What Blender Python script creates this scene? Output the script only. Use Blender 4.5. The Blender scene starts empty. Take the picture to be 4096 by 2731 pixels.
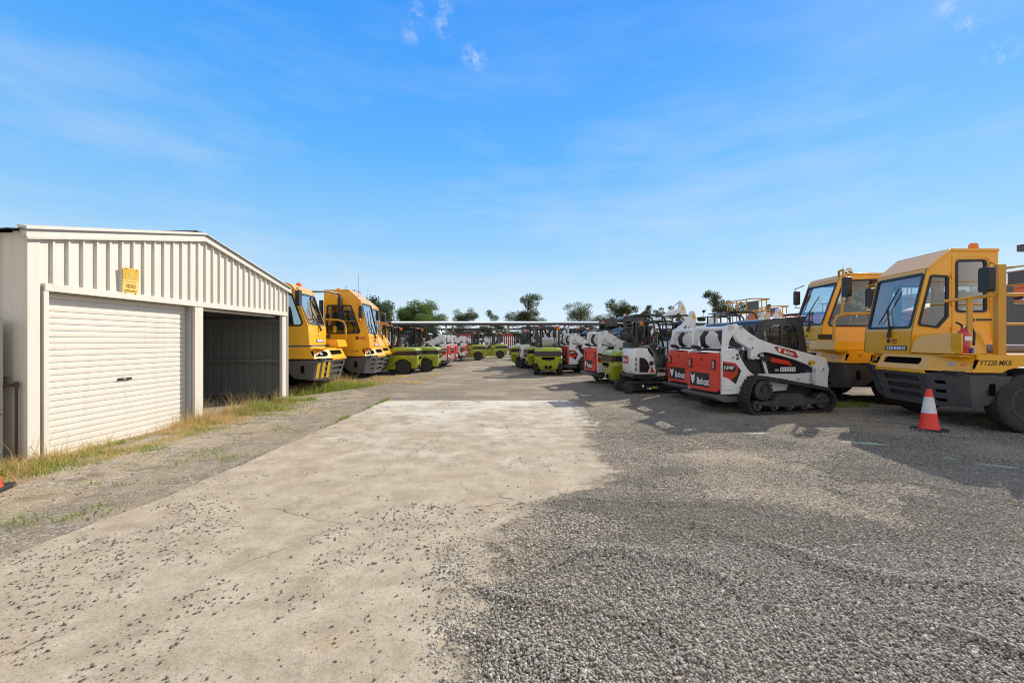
import bpy, bmesh, math, random
import numpy as np
from mathutils import Vector, Matrix
from mathutils.geometry import tessellate_polygon
R = math.radians
sc = bpy.context.scene
col = sc.collection
random.seed(7)

# ------------------------------------------------------------------ materials
def newmat(name):
    m = bpy.data.materials.new(name); m.use_nodes = True
    nt = m.node_tree; b = nt.nodes['Principled BSDF']
    return m, nt, b

def nd(nt, typ, **kw):
    n = nt.nodes.new(typ)
    for k, v in kw.items():
        if k.startswith('_'): setattr(n, k[1:], v)
        else: n.inputs[k.replace('__', ' ')].default_value = v
    return n

def lk(nt, a, b): nt.links.new(a, b)

def ramp(nt, fac, stops, mode='LINEAR'):
    r = nt.nodes.new('ShaderNodeValToRGB'); e = r.color_ramp.elements
    r.color_ramp.interpolation = mode
    while len(e) < len(stops): e.new(0.5)
    for k, (p, c) in enumerate(stops):
        e[k].position = p; e[k].color = (c if len(c) == 4 else (*c, 1)) if hasattr(c, '__len__') else (c, c, c, 1)
    lk(nt, fac, r.inputs['Fac'])
    return r.outputs['Color']

def mixc(nt, fac, a, b, mode='MIX'):
    m = nt.nodes.new('ShaderNodeMix'); m.data_type = 'RGBA'; m.blend_type = mode
    for s, v in ((m.inputs[0], fac), (m.inputs[6], a), (m.inputs[7], b)):
        if hasattr(v, 'is_output'): lk(nt, v, s)
        elif hasattr(v, '__len__'): s.default_value = (*v[:3], 1)
        else: s.default_value = v
    return m.outputs[2]

def mth(nt, op, a, b=None, c=None, clamp=False):
    m = nt.nodes.new('ShaderNodeMath'); m.operation = op; m.use_clamp = clamp
    for i, v in enumerate((a, b, c)):
        if v is None: continue
        if hasattr(v, 'is_output'): lk(nt, v, m.inputs[i])
        else: m.inputs[i].default_value = v
    return m.outputs[0]

def noise(nt, vec, scale, detail=4, rough=0.55, out='Fac'):
    n = nd(nt, 'ShaderNodeTexNoise', Scale=scale, Detail=detail, Roughness=rough)
    if vec is not None: lk(nt, vec, n.inputs['Vector'])
    return n.outputs[out]

def paint(name, c, rough=0.35, metal=0.0, coat=0.0, dirt=0.12, dirtc=(0.25, 0.21, 0.16), scale=3.0, spec=0.5, bump=0.0, streak=0.0):
    """painted / moulded surface with a little dust and uneven gloss"""
    m, nt, b = newmat(name)
    tc = nt.nodes.new('ShaderNodeTexCoord'); v = tc.outputs['Object']
    n1 = noise(nt, v, scale, 6, 0.65); n2 = noise(nt, v, scale * 9, 3, 0.6)
    f = mth(nt, 'MULTIPLY', ramp(nt, n1, [(0.42, 0.0), (0.75, 1.0)]), dirt * 2.2)
    f = mth(nt, 'ADD', f, mth(nt, 'MULTIPLY', n2, dirt * 0.4), clamp=True)
    cc = mixc(nt, f, c, dirtc)
    if streak:   # run-off stains down the sheets
        mp = nt.nodes.new('ShaderNodeMapping'); mp.inputs['Scale'].default_value = (5, 5, .35); lk(nt, v, mp.inputs['Vector'])
        cc = mixc(nt, mth(nt, 'MULTIPLY', ramp(nt, noise(nt, mp.outputs[0], 2.0, 6, .7), [(.52, 0), (.72, 1)]), streak), cc, (.33, .24, .15))
    lk(nt, cc, b.inputs['Base Color'])
    lk(nt, mth(nt, 'ADD', mth(nt, 'MULTIPLY', n1, 0.25), rough - 0.1, clamp=True), b.inputs['Roughness'])
    b.inputs['Metallic'].default_value = metal
    b.inputs['Coat Weight'].default_value = coat
    b.inputs['Coat Roughness'].default_value = 0.08
    b.inputs['Specular IOR Level'].default_value = spec
    if bump:
        bp = nd(nt, 'ShaderNodeBump', Strength=bump, Distance=0.01); lk(nt, n2, bp.inputs['Height'])
        lk(nt, bp.outputs[0], b.inputs['Normal'])
    return m

def glass(name, tint, refl=1.0, add=0.0):
    """thin sheet glass: clear along the normal, mirror at grazing angles"""
    m, nt, b = newmat(name); nt.nodes.remove(b)
    out = nt.nodes['Material Output']
    tr = nt.nodes.new('ShaderNodeBsdfTransparent'); tr.inputs[0].default_value = (*tint, 1)
    gl = nt.nodes.new('ShaderNodeBsdfGlossy'); gl.inputs['Roughness'].default_value = 0.02
    gl.inputs[0].default_value = (0.95, 0.97, 1, 1)
    lw = nt.nodes.new('ShaderNodeFresnel'); lw.inputs['IOR'].default_value = 1.45 + 0.5 * (refl - 1)
    mx = nt.nodes.new('ShaderNodeMixShader')
    lk(nt, mth(nt, 'MULTIPLY_ADD', lw.outputs[0], 1.6 * refl, add, clamp=True), mx.inputs[0])
    lk(nt, tr.outputs[0], mx.inputs[1]); lk(nt, gl.outputs[0], mx.inputs[2])
    lk(nt, mx.outputs[0], out.inputs['Surface'])
    return m

M = {}
def P(key, name, c, **kw): M[key] = paint(name, c, **kw)
P('yellow', 'yellow_paint', (0.88, 0.415, 0.004), rough=0.28, coat=0.5, dirt=0.08, dirtc=(0.48, 0.26, 0.06), scale=1.8, streak=.12)
P('yrail', 'rail_yellow', (0.70, 0.33, 0.02), rough=0.4, dirt=0.12)
P('bump', 'bumper_grey', (0.072, 0.072, 0.078), rough=0.42, dirt=0.22, dirtc=(0.16, 0.14, 0.12), spec=0.6)
P('black', 'black_plastic', (0.012, 0.012, 0.014), rough=0.45, dirt=0.1, dirtc=(0.08, 0.075, 0.07))
P('blackp', 'black_paint', (0.014, 0.015, 0.018), rough=0.25, coat=0.4, dirt=0.08, dirtc=(0.1, 0.09, 0.08))
P('void', 'dark_interior', (0.006, 0.006, 0.006), rough=0.9, dirt=0.0, spec=0.03)
P('rubber', 'tyre_rubber', (0.022, 0.021, 0.021), rough=0.75, dirt=0.35, dirtc=(0.055, 0.05, 0.042), scale=6)
P('steel', 'dark_steel', (0.035, 0.037, 0.042), rough=0.5, dirt=0.35, dirtc=(0.10, 0.085, 0.065))
P('chrome', 'bright_steel', (0.62, 0.63, 0.65), rough=0.2, metal=1.0, dirt=0.02)
P('galv', 'galvanised_steel', (0.40, 0.41, 0.42), rough=0.5, metal=0.4, dirt=0.15)
P('white', 'white_paint', (0.76, 0.76, 0.76), rough=0.3, coat=0.4, dirt=0.07, streak=.10)
P('oldwhite', 'worn_white_paint', (0.66, 0.64, 0.60), rough=0.45, dirt=0.22)
P('red', 'red_paint', (0.68, 0.024, 0.014), rough=0.28, coat=0.5, dirt=0.05)
P('decred', 'decal_red', (0.50, 0.03, 0.012), rough=0.3, dirt=0.0)
P('decblk', 'decal_black', (0.010, 0.010, 0.012), rough=0.3, dirt=0.0)
P('decwht', 'decal_white', (0.82, 0.82, 0.82), rough=0.4, dirt=0.0)
P('decgry', 'decal_grey', (0.35, 0.35, 0.36), rough=0.4, dirt=0.0)
P('decyel', 'decal_yellow', (0.75, 0.45, 0.02), rough=0.4, dirt=0.0)
P('green', 'lime_paint', (0.33, 0.375, 0.012), rough=0.3, coat=0.4, dirt=0.06)
P('grey', 'grey_plastic', (0.10, 0.105, 0.115), rough=0.45, dirt=0.1)
P('orange', 'orange_paint', (0.62, 0.075, 0.012), rough=0.35, coat=0.3, dirt=0.15)
P('lens', 'amber_lens', (0.85, 0.20, 0.01), rough=0.15, dirt=0.0)
P('redlens', 'red_lens', (0.62, 0.02, 0.01), rough=0.15, dirt=0.0)
P('lamp', 'lamp_glass', (0.36, 0.38, 0.40), rough=0.1, dirt=0.0, spec=0.9)
P('clearlens', 'clear_lens', (0.70, 0.64, 0.52), rough=0.2, dirt=0.0)
P('wrap', 'seat_wrap', (0.50, 0.50, 0.50), rough=0.3, dirt=0.1, dirtc=(0.1, 0.1, 0.1), scale=14)
P('bag', 'clear_bag', (0.72, 0.72, 0.70), rough=0.3, dirt=0.05)
P('cream', 'cream_sheet', (0.66, 0.61, 0.53), rough=0.42, dirt=0.06, dirtc=(0.45, 0.33, 0.2), scale=1.3, streak=.20)
P('creamshade', 'cream_sheet_shaded', (0.17, 0.178, 0.178), rough=0.5, dirt=0.1)  # cream sheet greyed and darkened, inner shade of the shed put into the colour
P('roofdk', 'roof_sheet', (0.06, 0.06, 0.065), rough=0.5, dirt=0.1)
P('fencecr', 'fence_cream', (0.50, 0.46, 0.36), rough=0.5, dirt=0.1)
P('fencedk', 'fence_charcoal', (0.075, 0.08, 0.09), rough=0.5, dirt=0.1)
P('conered', 'cone_red', (0.80, 0.035, 0.012), rough=0.45, dirt=0.06)
P('conewht', 'cone_band', (0.75, 0.73, 0.74), rough=0.5, dirt=0.22, dirtc=(0.35, 0.3, 0.3), scale=9)
P('signgold', 'sign_gold', (0.62, 0.36, 0.035), rough=0.35, dirt=0.10, dirtc=(0.7, 0.45, 0.07))
P('signpale', 'sign_pale', (0.80, 0.60, 0.16), rough=0.35, dirt=0.04)
P('signtxt', 'sign_brown', (0.40, 0.19, 0.015), rough=0.4, dirt=0.0)
P('rust', 'rusty_pipe', (0.05, 0.035, 0.03), rough=0.7, dirt=0.3, dirtc=(0.14, 0.06, 0.03))
P('roofwh', 'white_roof_sheet', (0.80, 0.79, 0.76), rough=0.45, dirt=0.06)
P('contred', 'container_red', (0.24, 0.03, 0.025), rough=0.5, dirt=0.12)
P('wallgrey', 'grey_cladding', (0.50, 0.52, 0.56), rough=0.5, dirt=0.06)
P('seat', 'seat_vinyl', (0.022, 0.022, 0.026), rough=0.5, dirt=0.05)
P('trimgry', 'cab_trim', (0.22, 0.21, 0.19), rough=0.6, dirt=0.05)
P('extred', 'extinguisher_red', (0.55, 0.012, 0.03), rough=0.2, coat=0.5, dirt=0.0)
P('bluedec', 'blue_decal', (0.05, 0.12, 0.5), rough=0.4, dirt=0.0)
P('hivis', 'hivis_decal', (0.55, 0.75, 0.02), rough=0.4, dirt=0.0)
P('pipegrey', 'deck_pipe', (0.20, 0.17, 0.15), rough=0.5, dirt=0.1)
M['glass'] = glass('cab_glass', (0.62, 0.68, 0.68), 1.0)
M['screen'] = glass('windscreen_glass', (0.84, 0.90, 0.90), 1.2, .11)
M['smoke'] = glass('smoked_glass', (0.30, 0.34, 0.37), 1.0)
M['mirror'] = paint('mirror_glass', (0.75, 0.77, 0.8), rough=0.12, metal=1.0, dirt=0.0)

def leafmat(name, c1, c2, rough=0.55):
    m, nt, b = newmat(name)
    g = nt.nodes.new('ShaderNodeNewGeometry')
    lk(nt, mixc(nt, g.outputs['Random Per Island'], c1, c2), b.inputs['Base Color'])
    b.inputs['Roughness'].default_value = rough
    b.inputs['Specular IOR Level'].default_value = 0.3
    out = nt.nodes['Material Output']
    tl = nt.nodes.new('ShaderNodeBsdfTranslucent'); tl.inputs[0].default_value = (*[min(1, x * 1.6) for x in c2], 1)
    mx = nt.nodes.new('ShaderNodeMixShader'); mx.inputs[0].default_value = 0.25
    lk(nt, b.outputs[0], mx.inputs[1]); lk(nt, tl.outputs[0], mx.inputs[2]); lk(nt, mx.outputs[0], out.inputs['Surface'])
    return m
M['leafA'] = leafmat('leaf_dark', (0.040, 0.085, 0.018), (0.12, 0.18, 0.035))
M['leafB'] = leafmat('leaf_gum', (0.025, 0.040, 0.015), (0.085, 0.10, 0.034))
M['leafC'] = leafmat('leaf_fig', (0.020, 0.042, 0.014), (0.055, 0.085, 0.022))
M['drygrass'] = leafmat('dry_grass_blade', (0.33, 0.22, 0.075), (0.66, 0.47, 0.20), 0.6)
M['greengrass'] = leafmat('green_grass_blade', (0.08, 0.15, 0.015), (0.26, 0.34, 0.05), 0.6)
P('bark', 'bark', (0.13, 0.095, 0.07), rough=0.9, dirt=0.3, dirtc=(0.06, 0.05, 0.04), scale=4)
SKY_STR, SUN_STR, EXPO = .12, 5.0, .30
# ------------------------------------------------------------------ mesh builder
def V3(*a): return Vector(a)
SIDE = (V3(1, 0, 0), V3(0, 0, 1))     # u = x, v = z : normal -y
REAR = (V3(0, -1, 0), V3(0, 0, 1))    # u = -y, v = z : normal -x
FRONT = (V3(0, 1, 0), V3(0, 0, 1))    # normal +x
LSIDE = (V3(-1, 0, 0), V3(0, 0, 1))   # normal +y
TOP = (V3(1, 0, 0), V3(0, 1, 0))      # normal +z

def rect(x0, y0, x1, y1): return [(x0, y0), (x1, y0), (x1, y1), (x0, y1)]

def rpoly(pts, r, n=4):
    """round the corners of a 2-D polygon; r a number or one per corner"""
    out = []; N = len(pts)
    for i in range(N):
        p0, p, p1 = Vector(pts[i - 1]), Vector(pts[i]), Vector(pts[(i + 1) % N])
        rr = r[i] if hasattr(r, '__len__') else r
        a, b = p0 - p, p1 - p
        la, lb = a.length, b.length
        if rr <= 0 or la < 1e-6 or lb < 1e-6: out.append(tuple(p)); continue
        ang = a.angle(b)
        if ang > 3.05: out.append(tuple(p)); continue
        d = min(rr / math.tan(ang / 2), la * 0.49, lb * 0.49)
        s, e = p + a / la * d, p + b / lb * d
        for k in range(n + 1):
            t = k / n
            q = s * (1 - t) ** 2 + p * 2 * t * (1 - t) + e * t ** 2
            out.append(tuple(q))
    return out

def grow(pts, d):
    """offset a 2-D polygon outward (d>0)"""
    A = sum(pts[i][0] * pts[(i + 1) % len(pts)][1] - pts[(i + 1) % len(pts)][0] * pts[i][1] for i in range(len(pts)))
    s = 1 if A > 0 else -1
    out = []; N = len(pts)
    for i in range(N):
        p0, p, p1 = Vector(pts[i - 1]), Vector(pts[i]), Vector(pts[(i + 1) % N])
        e0, e1 = (p - p0), (p1 - p)
        if e0.length < 1e-7: e0 = e1
        if e1.length < 1e-7: e1 = e0
        n0 = Vector((e0.y, -e0.x)).normalized() * s; n1 = Vector((e1.y, -e1.x)).normalized() * s
        n = n0 + n1
        if n.length < 1e-6: n = n0
        n.normalize(); k = d / max(0.45, n.dot(n0))
        out.append(tuple(p + n * k))
    return out

_txt = {}
def textmesh(s, shear=0.0, bold=0.0):
    k = (s, shear, bold)
    if k not in _txt:
        cu = bpy.data.curves.new('t', 'FONT'); cu.body = s; cu.shear = shear; cu.offset = bold
        cu.resolution_u = 2
        o = bpy.data.objects.new('t', cu); col.objects.link(o)
        dg = bpy.context.evaluated_depsgraph_get()
        me = bpy.data.meshes.new_from_object(o.evaluated_get(dg))
        vs = [tuple(v.co[:2]) for v in me.vertices]; fs = [tuple(p.vertices) for p in me.polygons]
        bpy.data.objects.remove(o); bpy.data.curves.remove(cu); bpy.data.meshes.remove(me)
        x0 = min(v[0] for v in vs); x1 = max(v[0] for v in vs); y0 = min(v[1] for v in vs); y1 = max(v[1] for v in vs)
        vs = [((v[0] - x0) / (x1 - x0) - 0.5, (v[1] - y0) / (y1 - y0) - 0.5) for v in vs]
        _txt[k] = (vs, fs)
    return _txt[k]

class MB:
    def __init__(s, m=None):
        s.v = []; s.f = []; s.mi = []; s.mats = []; s.cur = 0
        if m: s.m(m)
    def m(s, key):
        if key not in s.mats: s.mats.append(key)
        s.cur = s.mats.index(key); return s
    def add(s, vs, fs):
        b = len(s.v); s.v += [tuple(v) for v in vs]
        for f in fs: s.f.append(tuple(b + i for i in f)); s.mi.append(s.cur)
        return s
    def box(s, x0, y0, z0, x1, y1, z1, rot=None, piv=None):
        vs = [V3(x, y, z) for x in (x0, x1) for y in (y0, y1) for z in (z0, z1)]
        if rot is not None:
            p = Vector(piv) if piv else V3((x0 + x1) / 2, (y0 + y1) / 2, (z0 + z1) / 2)
            vs = [rot @ (v - p) + p for v in vs]
        return s.add(vs, [(0, 1, 3, 2), (4, 6, 7, 5), (0, 4, 5, 1), (2, 3, 7, 6), (0, 2, 6, 4), (1, 5, 7, 3)])
    def plate(s, outer, O, fr, t=0.02, holes=()):
        """flat plate with holes; front face through O, normal U x V, body behind it"""
        U, W = fr; O = Vector(O); N = U.cross(W).normalized()
        loops = [list(outer)] + [list(h) for h in holes]
        flat = [p for l in loops for p in l]; n = len(flat)
        tris = tessellate_polygon([[V3(p[0], p[1], 0) for p in l] for l in loops])
        P2 = lambda p: O + U * p[0] + W * p[1]
        vs = [P2(p) for p in flat]
        fs = []
        for a, b, c in tris:
            A = (Vector(flat[b]) - Vector(flat[a])); B = (Vector(flat[c]) - Vector(flat[a]))
            if A.x * B.y - A.y * B.x < 0: b, c = c, b
            fs.append((a, b, c))
        if t:
            vs += [v - N * t for v in vs[:n]]
            fs += [(c + n, b + n, a + n) for a, b, c in list(fs)]
            k = 0
            for li, l in enumerate(loops):
                A = sum(l[i][0] * l[(i + 1) % len(l)][1] - l[(i + 1) % len(l)][0] * l[i][1] for i in range(len(l)))
                ccw = (A > 0) == (li == 0)
                for i in range(len(l)):
                    a, b = k + i, k + (i + 1) % len(l)
                    fs.append((b, a, a + n, b + n) if ccw else (a, b, b + n, a + n))
                k += len(l)
        return s.add(vs, fs)
    def cyl(s, p0, p1, r, n=12, r2=None, cap=True):
        p0, p1 = Vector(p0), Vector(p1); d = (p1 - p0)
        if d.length < 1e-6: return s
        q = d.to_track_quat('Z', 'Y').to_matrix(); r2 = r if r2 is None else r2
        vs = []
        for p, rr in ((p0, r), (p1, r2)):
            for k in range(n):
                a = 2 * math.pi * k / n
                vs.append(p + q @ V3(math.cos(a) * rr, math.sin(a) * rr, 0))
        fs = [(k, (k + 1) % n, n + (k + 1) % n, n + k) for k in range(n)]
        if cap: fs += [tuple(range(n - 1, -1, -1)), tuple(range(n, 2 * n))]
        return s.add(vs, fs)
    def tube(s, pts, r, n=8, closed=False):
        pts = [Vector(p) for p in pts]; N = len(pts); vs = []; up = None
        for i, p in enumerate(pts):
            a = pts[i - 1] if (i > 0 or closed) else p
            b = pts[(i + 1) % N] if (i < N - 1 or closed) else p
            d = (b - a).normalized()
            if up is None: up = V3(0, 0, 1) if abs(d.z) < 0.9 else V3(1, 0, 0)
            x = d.cross(up)
            if x.length < 1e-4: x = d.cross(V3(0, 1, 0))
            x.normalize(); y = x.cross(d).normalized(); up = y
            rr = r[i] if hasattr(r, '__len__') else r
            for k in range(n):
                t = 2 * math.pi * k / n
                vs.append(p + x * math.cos(t) * rr + y * math.sin(t) * rr)
        fs = []
        for i in range(N if closed else N - 1):
            j = (i + 1) % N
            fs += [(i * n + k, i * n + (k + 1) % n, j * n + (k + 1) % n, j * n + k) for k in range(n)]
        if not closed: fs += [tuple(range(n - 1, -1, -1)), tuple((N - 1) * n + k for k in range(n))]
        return s.add(vs, fs)
    def lathe(s, prof, O, axis=(0, 1, 0), n=24, closed=False):
        """prof = [(radius, along axis)]"""
        O = Vector(O); q = Vector(axis).to_track_quat('Z', 'Y').to_matrix(); vs = []
        for r, h in prof:
            for k in range(n):
                a = 2 * math.pi * k / n
                vs.append(O + q @ V3(math.cos(a) * r, math.sin(a) * r, h))
        fs = []; m = len(prof)
        for i in range(m - 1):
            fs += [(i * n + k, i * n + (k + 1) % n, (i + 1) * n + (k + 1) % n, (i + 1) * n + k) for k in range(n)]
        if prof[0][0] > 1e-5: fs.append(tuple(range(n - 1, -1, -1)))
        if prof[-1][0] > 1e-5: fs.append(tuple((m - 1) * n + k for k in range(n)))
        return s.add(vs, fs)
    def loft(s, rings, cap=True):
        n = len(rings[0]); vs = [Vector(p) for r in rings for p in r]; fs = []
        for i in range(len(rings) - 1):
            fs += [(i * n + k, i * n + (k + 1) % n, (i + 1) * n + (k + 1) % n, (i + 1) * n + k) for k in range(n)]
        if cap: fs += [tuple(range(n - 1, -1, -1)), tuple((len(rings) - 1) * n + k for k in range(n))]
        return s.add(vs, fs)
    def text(s, body, O, fr, w, h, shear=0.0, bold=0.0, lift=0.003):
        U, W = fr; N = U.cross(W).normalized(); O = Vector(O) + N * lift
        vs, fs = textmesh(body, shear, bold)
        return s.add([O + U * (a * w) + W * (b * h) for a, b in vs], fs)
    def flat(s, pts, O, fr, lift=0.0015, holes=()):
        U, W = fr; N = U.cross(W).normalized()
        return s.plate(pts, Vector(O) + N * lift, fr, 0, holes)
    def sphere(s, c, r, n=12, sq=(1, 1, 1)):
        prof = [(math.sin(math.pi * k / n) * r, -math.cos(math.pi * k / n) * r) for k in range(n + 1)]
        b = len(s.v); s.lathe(prof, (0, 0, 0), (0, 0, 1), n * 2)
        for i in range(b, len(s.v)):
            p = s.v[i]; s.v[i] = (p[0] * sq[0] + c[0], p[1] * sq[1] + c[1], p[2] * sq[2] + c[2])
        return s
    def build(s, name, parent=None, bevel=0.0, smooth=35, seg=2, fix=False):
        me = bpy.data.meshes.new(name); me.from_pydata(s.v, [], s.f)
        for k in s.mats: me.materials.append(M[k])
        me.polygons.foreach_set('material_index', s.mi)
        if fix:
            bm = bmesh.new(); bm.from_mesh(me); bmesh.ops.recalc_face_normals(bm, faces=bm.faces); bm.to_mesh(me); bm.free()
        if smooth:
            me.polygons.foreach_set('use_smooth', [True] * len(me.polygons))
            me.set_sharp_from_angle(angle=R(smooth))
        me.update()
        o = bpy.data.objects.new(name, me); col.objects.link(o)
        if parent is not None: o.parent = parent
        if bevel:
            b = o.modifiers.new('Bevel', 'BEVEL'); b.width = bevel; b.segments = seg; b.limit_method = 'ANGLE'; b.angle_limit = R(40)
        return o

def tag(o, label=None, cat=None, group=None, kind=None):
    for k, v in (('label', label), ('category', cat), ('group', group), ('kind', kind)):
        if v: o[k] = v
    return o
def thing(name, label=None, cat=None, loc=(0, 0, 0), rz=0.0, group=None):
    o = bpy.data.objects.new(name, None); col.objects.link(o); o.empty_display_size = 0.2
    o.location = loc; o.rotation_euler = (0, 0, R(rz))
    return tag(o, label, cat, group)
KIDS = {}
def copy_tree(o, parent=None):
    c = o.copy(); col.objects.link(c)
    if parent is not None: c.parent = parent
    for ch in list(o.children): copy_tree(ch, c)
    return c
def place(proto, used, loc, rz, label, group=None, drop=(), scale=None):
    """first use moves the proto itself, later uses copy it"""
    o = proto if not used.get(proto.name) else copy_tree(proto)
    used[proto.name] = True
    o.location = loc; o.rotation_euler = (0, 0, R(rz)); o['label'] = label
    if scale: o.scale = (scale,) * 3
    if group: o['group'] = group
    return o
USED = {}

def wheel(parent, c, r, w, side, rim='steel', name='wheel', rimr=0.58, lug=0, hub='steel', bolts=6):
    """a wheel about the y axis; side = -1 when its outer face looks to -y"""
    y = c[1]; hw = w / 2
    root = MB('rubber')
    prof = [(r * rimr, -hw * 0.8), (r * 0.80, -hw), (r * 0.93, -hw * 0.95), (r * 0.985, -hw * 0.8), (r, -hw * 0.5), (r, hw * 0.5), (r * 0.985, hw * 0.8), (r * 0.93, hw * 0.95), (r * 0.80, hw), (r * rimr, hw * 0.8)]
    root.lathe(prof, c, (0, 1, 0), 32)
    if lug:
        for k in range(lug):
            a = 2 * math.pi * k / lug
            for sgn in (-1, 1):
                a2 = a + (math.pi / lug if sgn > 0 else 0)
                q = Matrix.Rotation(a2, 3, 'Y')
                b = len(root.v)
                yy = (0.05 * hw, hw * 0.98) if sgn > 0 else (-hw * 0.98, -0.05 * hw)
                root.box(-r * 0.07, yy[0], r * 0.95, r * 0.07, yy[1], r * 1.05)
                for i in range(b, len(root.v)): root.v[i] = tuple(q @ Vector(root.v[i]) + Vector(c))
    o = root.build(name, parent, smooth=40)
    rm = MB(rim); R_ = r * rimr
    yo = y + side * hw * 0.72
    ax = (0, side, 0)
    O = (c[0], y, c[2])
    rm.lathe([(R_, -hw * 0.5), (R_ * 1.0, hw * 0.82), (R_ * 0.9, hw * 0.80), (R_ * 0.86, hw * 0.45), (R_ * 0.45, hw * 0.40), (R_ * 0.40, hw * 0.70), (R_ * 0.22, hw * 0.74), (0.0, hw * 0.74)], O, ax, 24)
    rm.m('galv')
    for k in range(bolts):
        a = 2 * math.pi * k / bolts
        p = V3(c[0] + math.cos(a) * R_ * 0.58, y + side * hw * 0.38, c[2] + math.sin(a) * R_ * 0.58)
        rm.cyl(p, p + V3(0, side * 0.03, 0), R_ * 0.055, 6)
    rm.build('rim', o, smooth=35)
    return o

def trackloop(parent, path, y0, y1, th=0.045, lug=0.09, lugh=0.022, name='track'):
    """a rubber track: path is the closed outer (x, z) outline"""
    mb = MB('rubber'); inner = grow(path, -th); n = len(path)
    vs = []
    for (a, b) in zip(path, inner): vs += [(a[0], y0, a[1]), (a[0], y1, a[1]), (b[0], y1, b[1]), (b[0], y0, b[1])]
    fs = []
    for i in range(n):
        j = (i + 1) % n
        for k in range(4): fs.append((i * 4 + k, i * 4 + (k + 1) % 4, j * 4 + (k + 1) % 4, j * 4 + k))
    mb.add(vs, fs)
    # lugs
    L = 0; P_ = [Vector(p) for p in path] + [Vector(path[0])]
    A = sum(path[i][0] * path[(i + 1) % n][1] - path[(i + 1) % n][0] * path[i][1] for i in range(n)); sg = 1 if A > 0 else -1
    pos = 0.0
    for i in range(n):
        a, b = P_[i], P_[i + 1]; d = (b - a).length
        if d < 1e-6: continue
        t = (b - a) / d; nr = Vector((t.y, -t.x)) * sg
        while pos < d:
            p = a + t * pos
            h = lug * 0.28
            c = [p - t * h - nr * 0.01, p + t * h - nr * 0.01, p + t * h * 0.75 + nr * lugh, p - t * h * 0.75 + nr * lugh]
            for (ya, yb) in ((y0 + 0.004, y0 + (y1 - y0) * 0.42), (y1 - (y1 - y0) * 0.42, y1 - 0.004)):
                mb.loft([[(q.x, ya, q.y) for q in c], [(q.x, yb, q.y) for q in c]])
            pos += lug
        pos -= d
    return mb.build(name, parent, smooth=30, fix=True)
# ------------------------------------------------------------------ compact loader (rubber tracks or wheels)
BOBHEAD = [(-.50, .62), (-.34, .50), (-.20, .40), (0, .34), (.20, .40), (.34, .50), (.50, .62), (.44, .30), (.36, .08), (.44, -.12), (.26, -.22), (.20, -.42), (0, -.62), (-.20, -.42), (-.26, -.22), (-.44, -.12), (-.36, .08), (-.44, .30)]
def emblem(mb, O, fr, h, wm='decwht', bm='decblk'):
    U, W = fr
    sc_ = h * 0.8
    mb.m(wm).flat([(a * sc_ * 0.85, b * sc_) for a, b in BOBHEAD], O, fr, 0.003)
    mb.m(bm)
    for s in (-1, 1):
        mb.flat([(s * .10 * sc_, .02 * sc_), (s * .26 * sc_, .10 * sc_), (s * .24 * sc_, .0 * sc_)], O, fr, 0.0045)
        mb.flat([(s * .03 * sc_, -.30 * sc_), (s * .10 * sc_, -.44 * sc_), (s * .02 * sc_, -.40 * sc_)], O, fr, 0.0045)
    mb.flat([(-.07 * sc_, -.22 * sc_), (.07 * sc_, -.22 * sc_), (0, -.30 * sc_)], O, fr, 0.0045)

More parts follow.
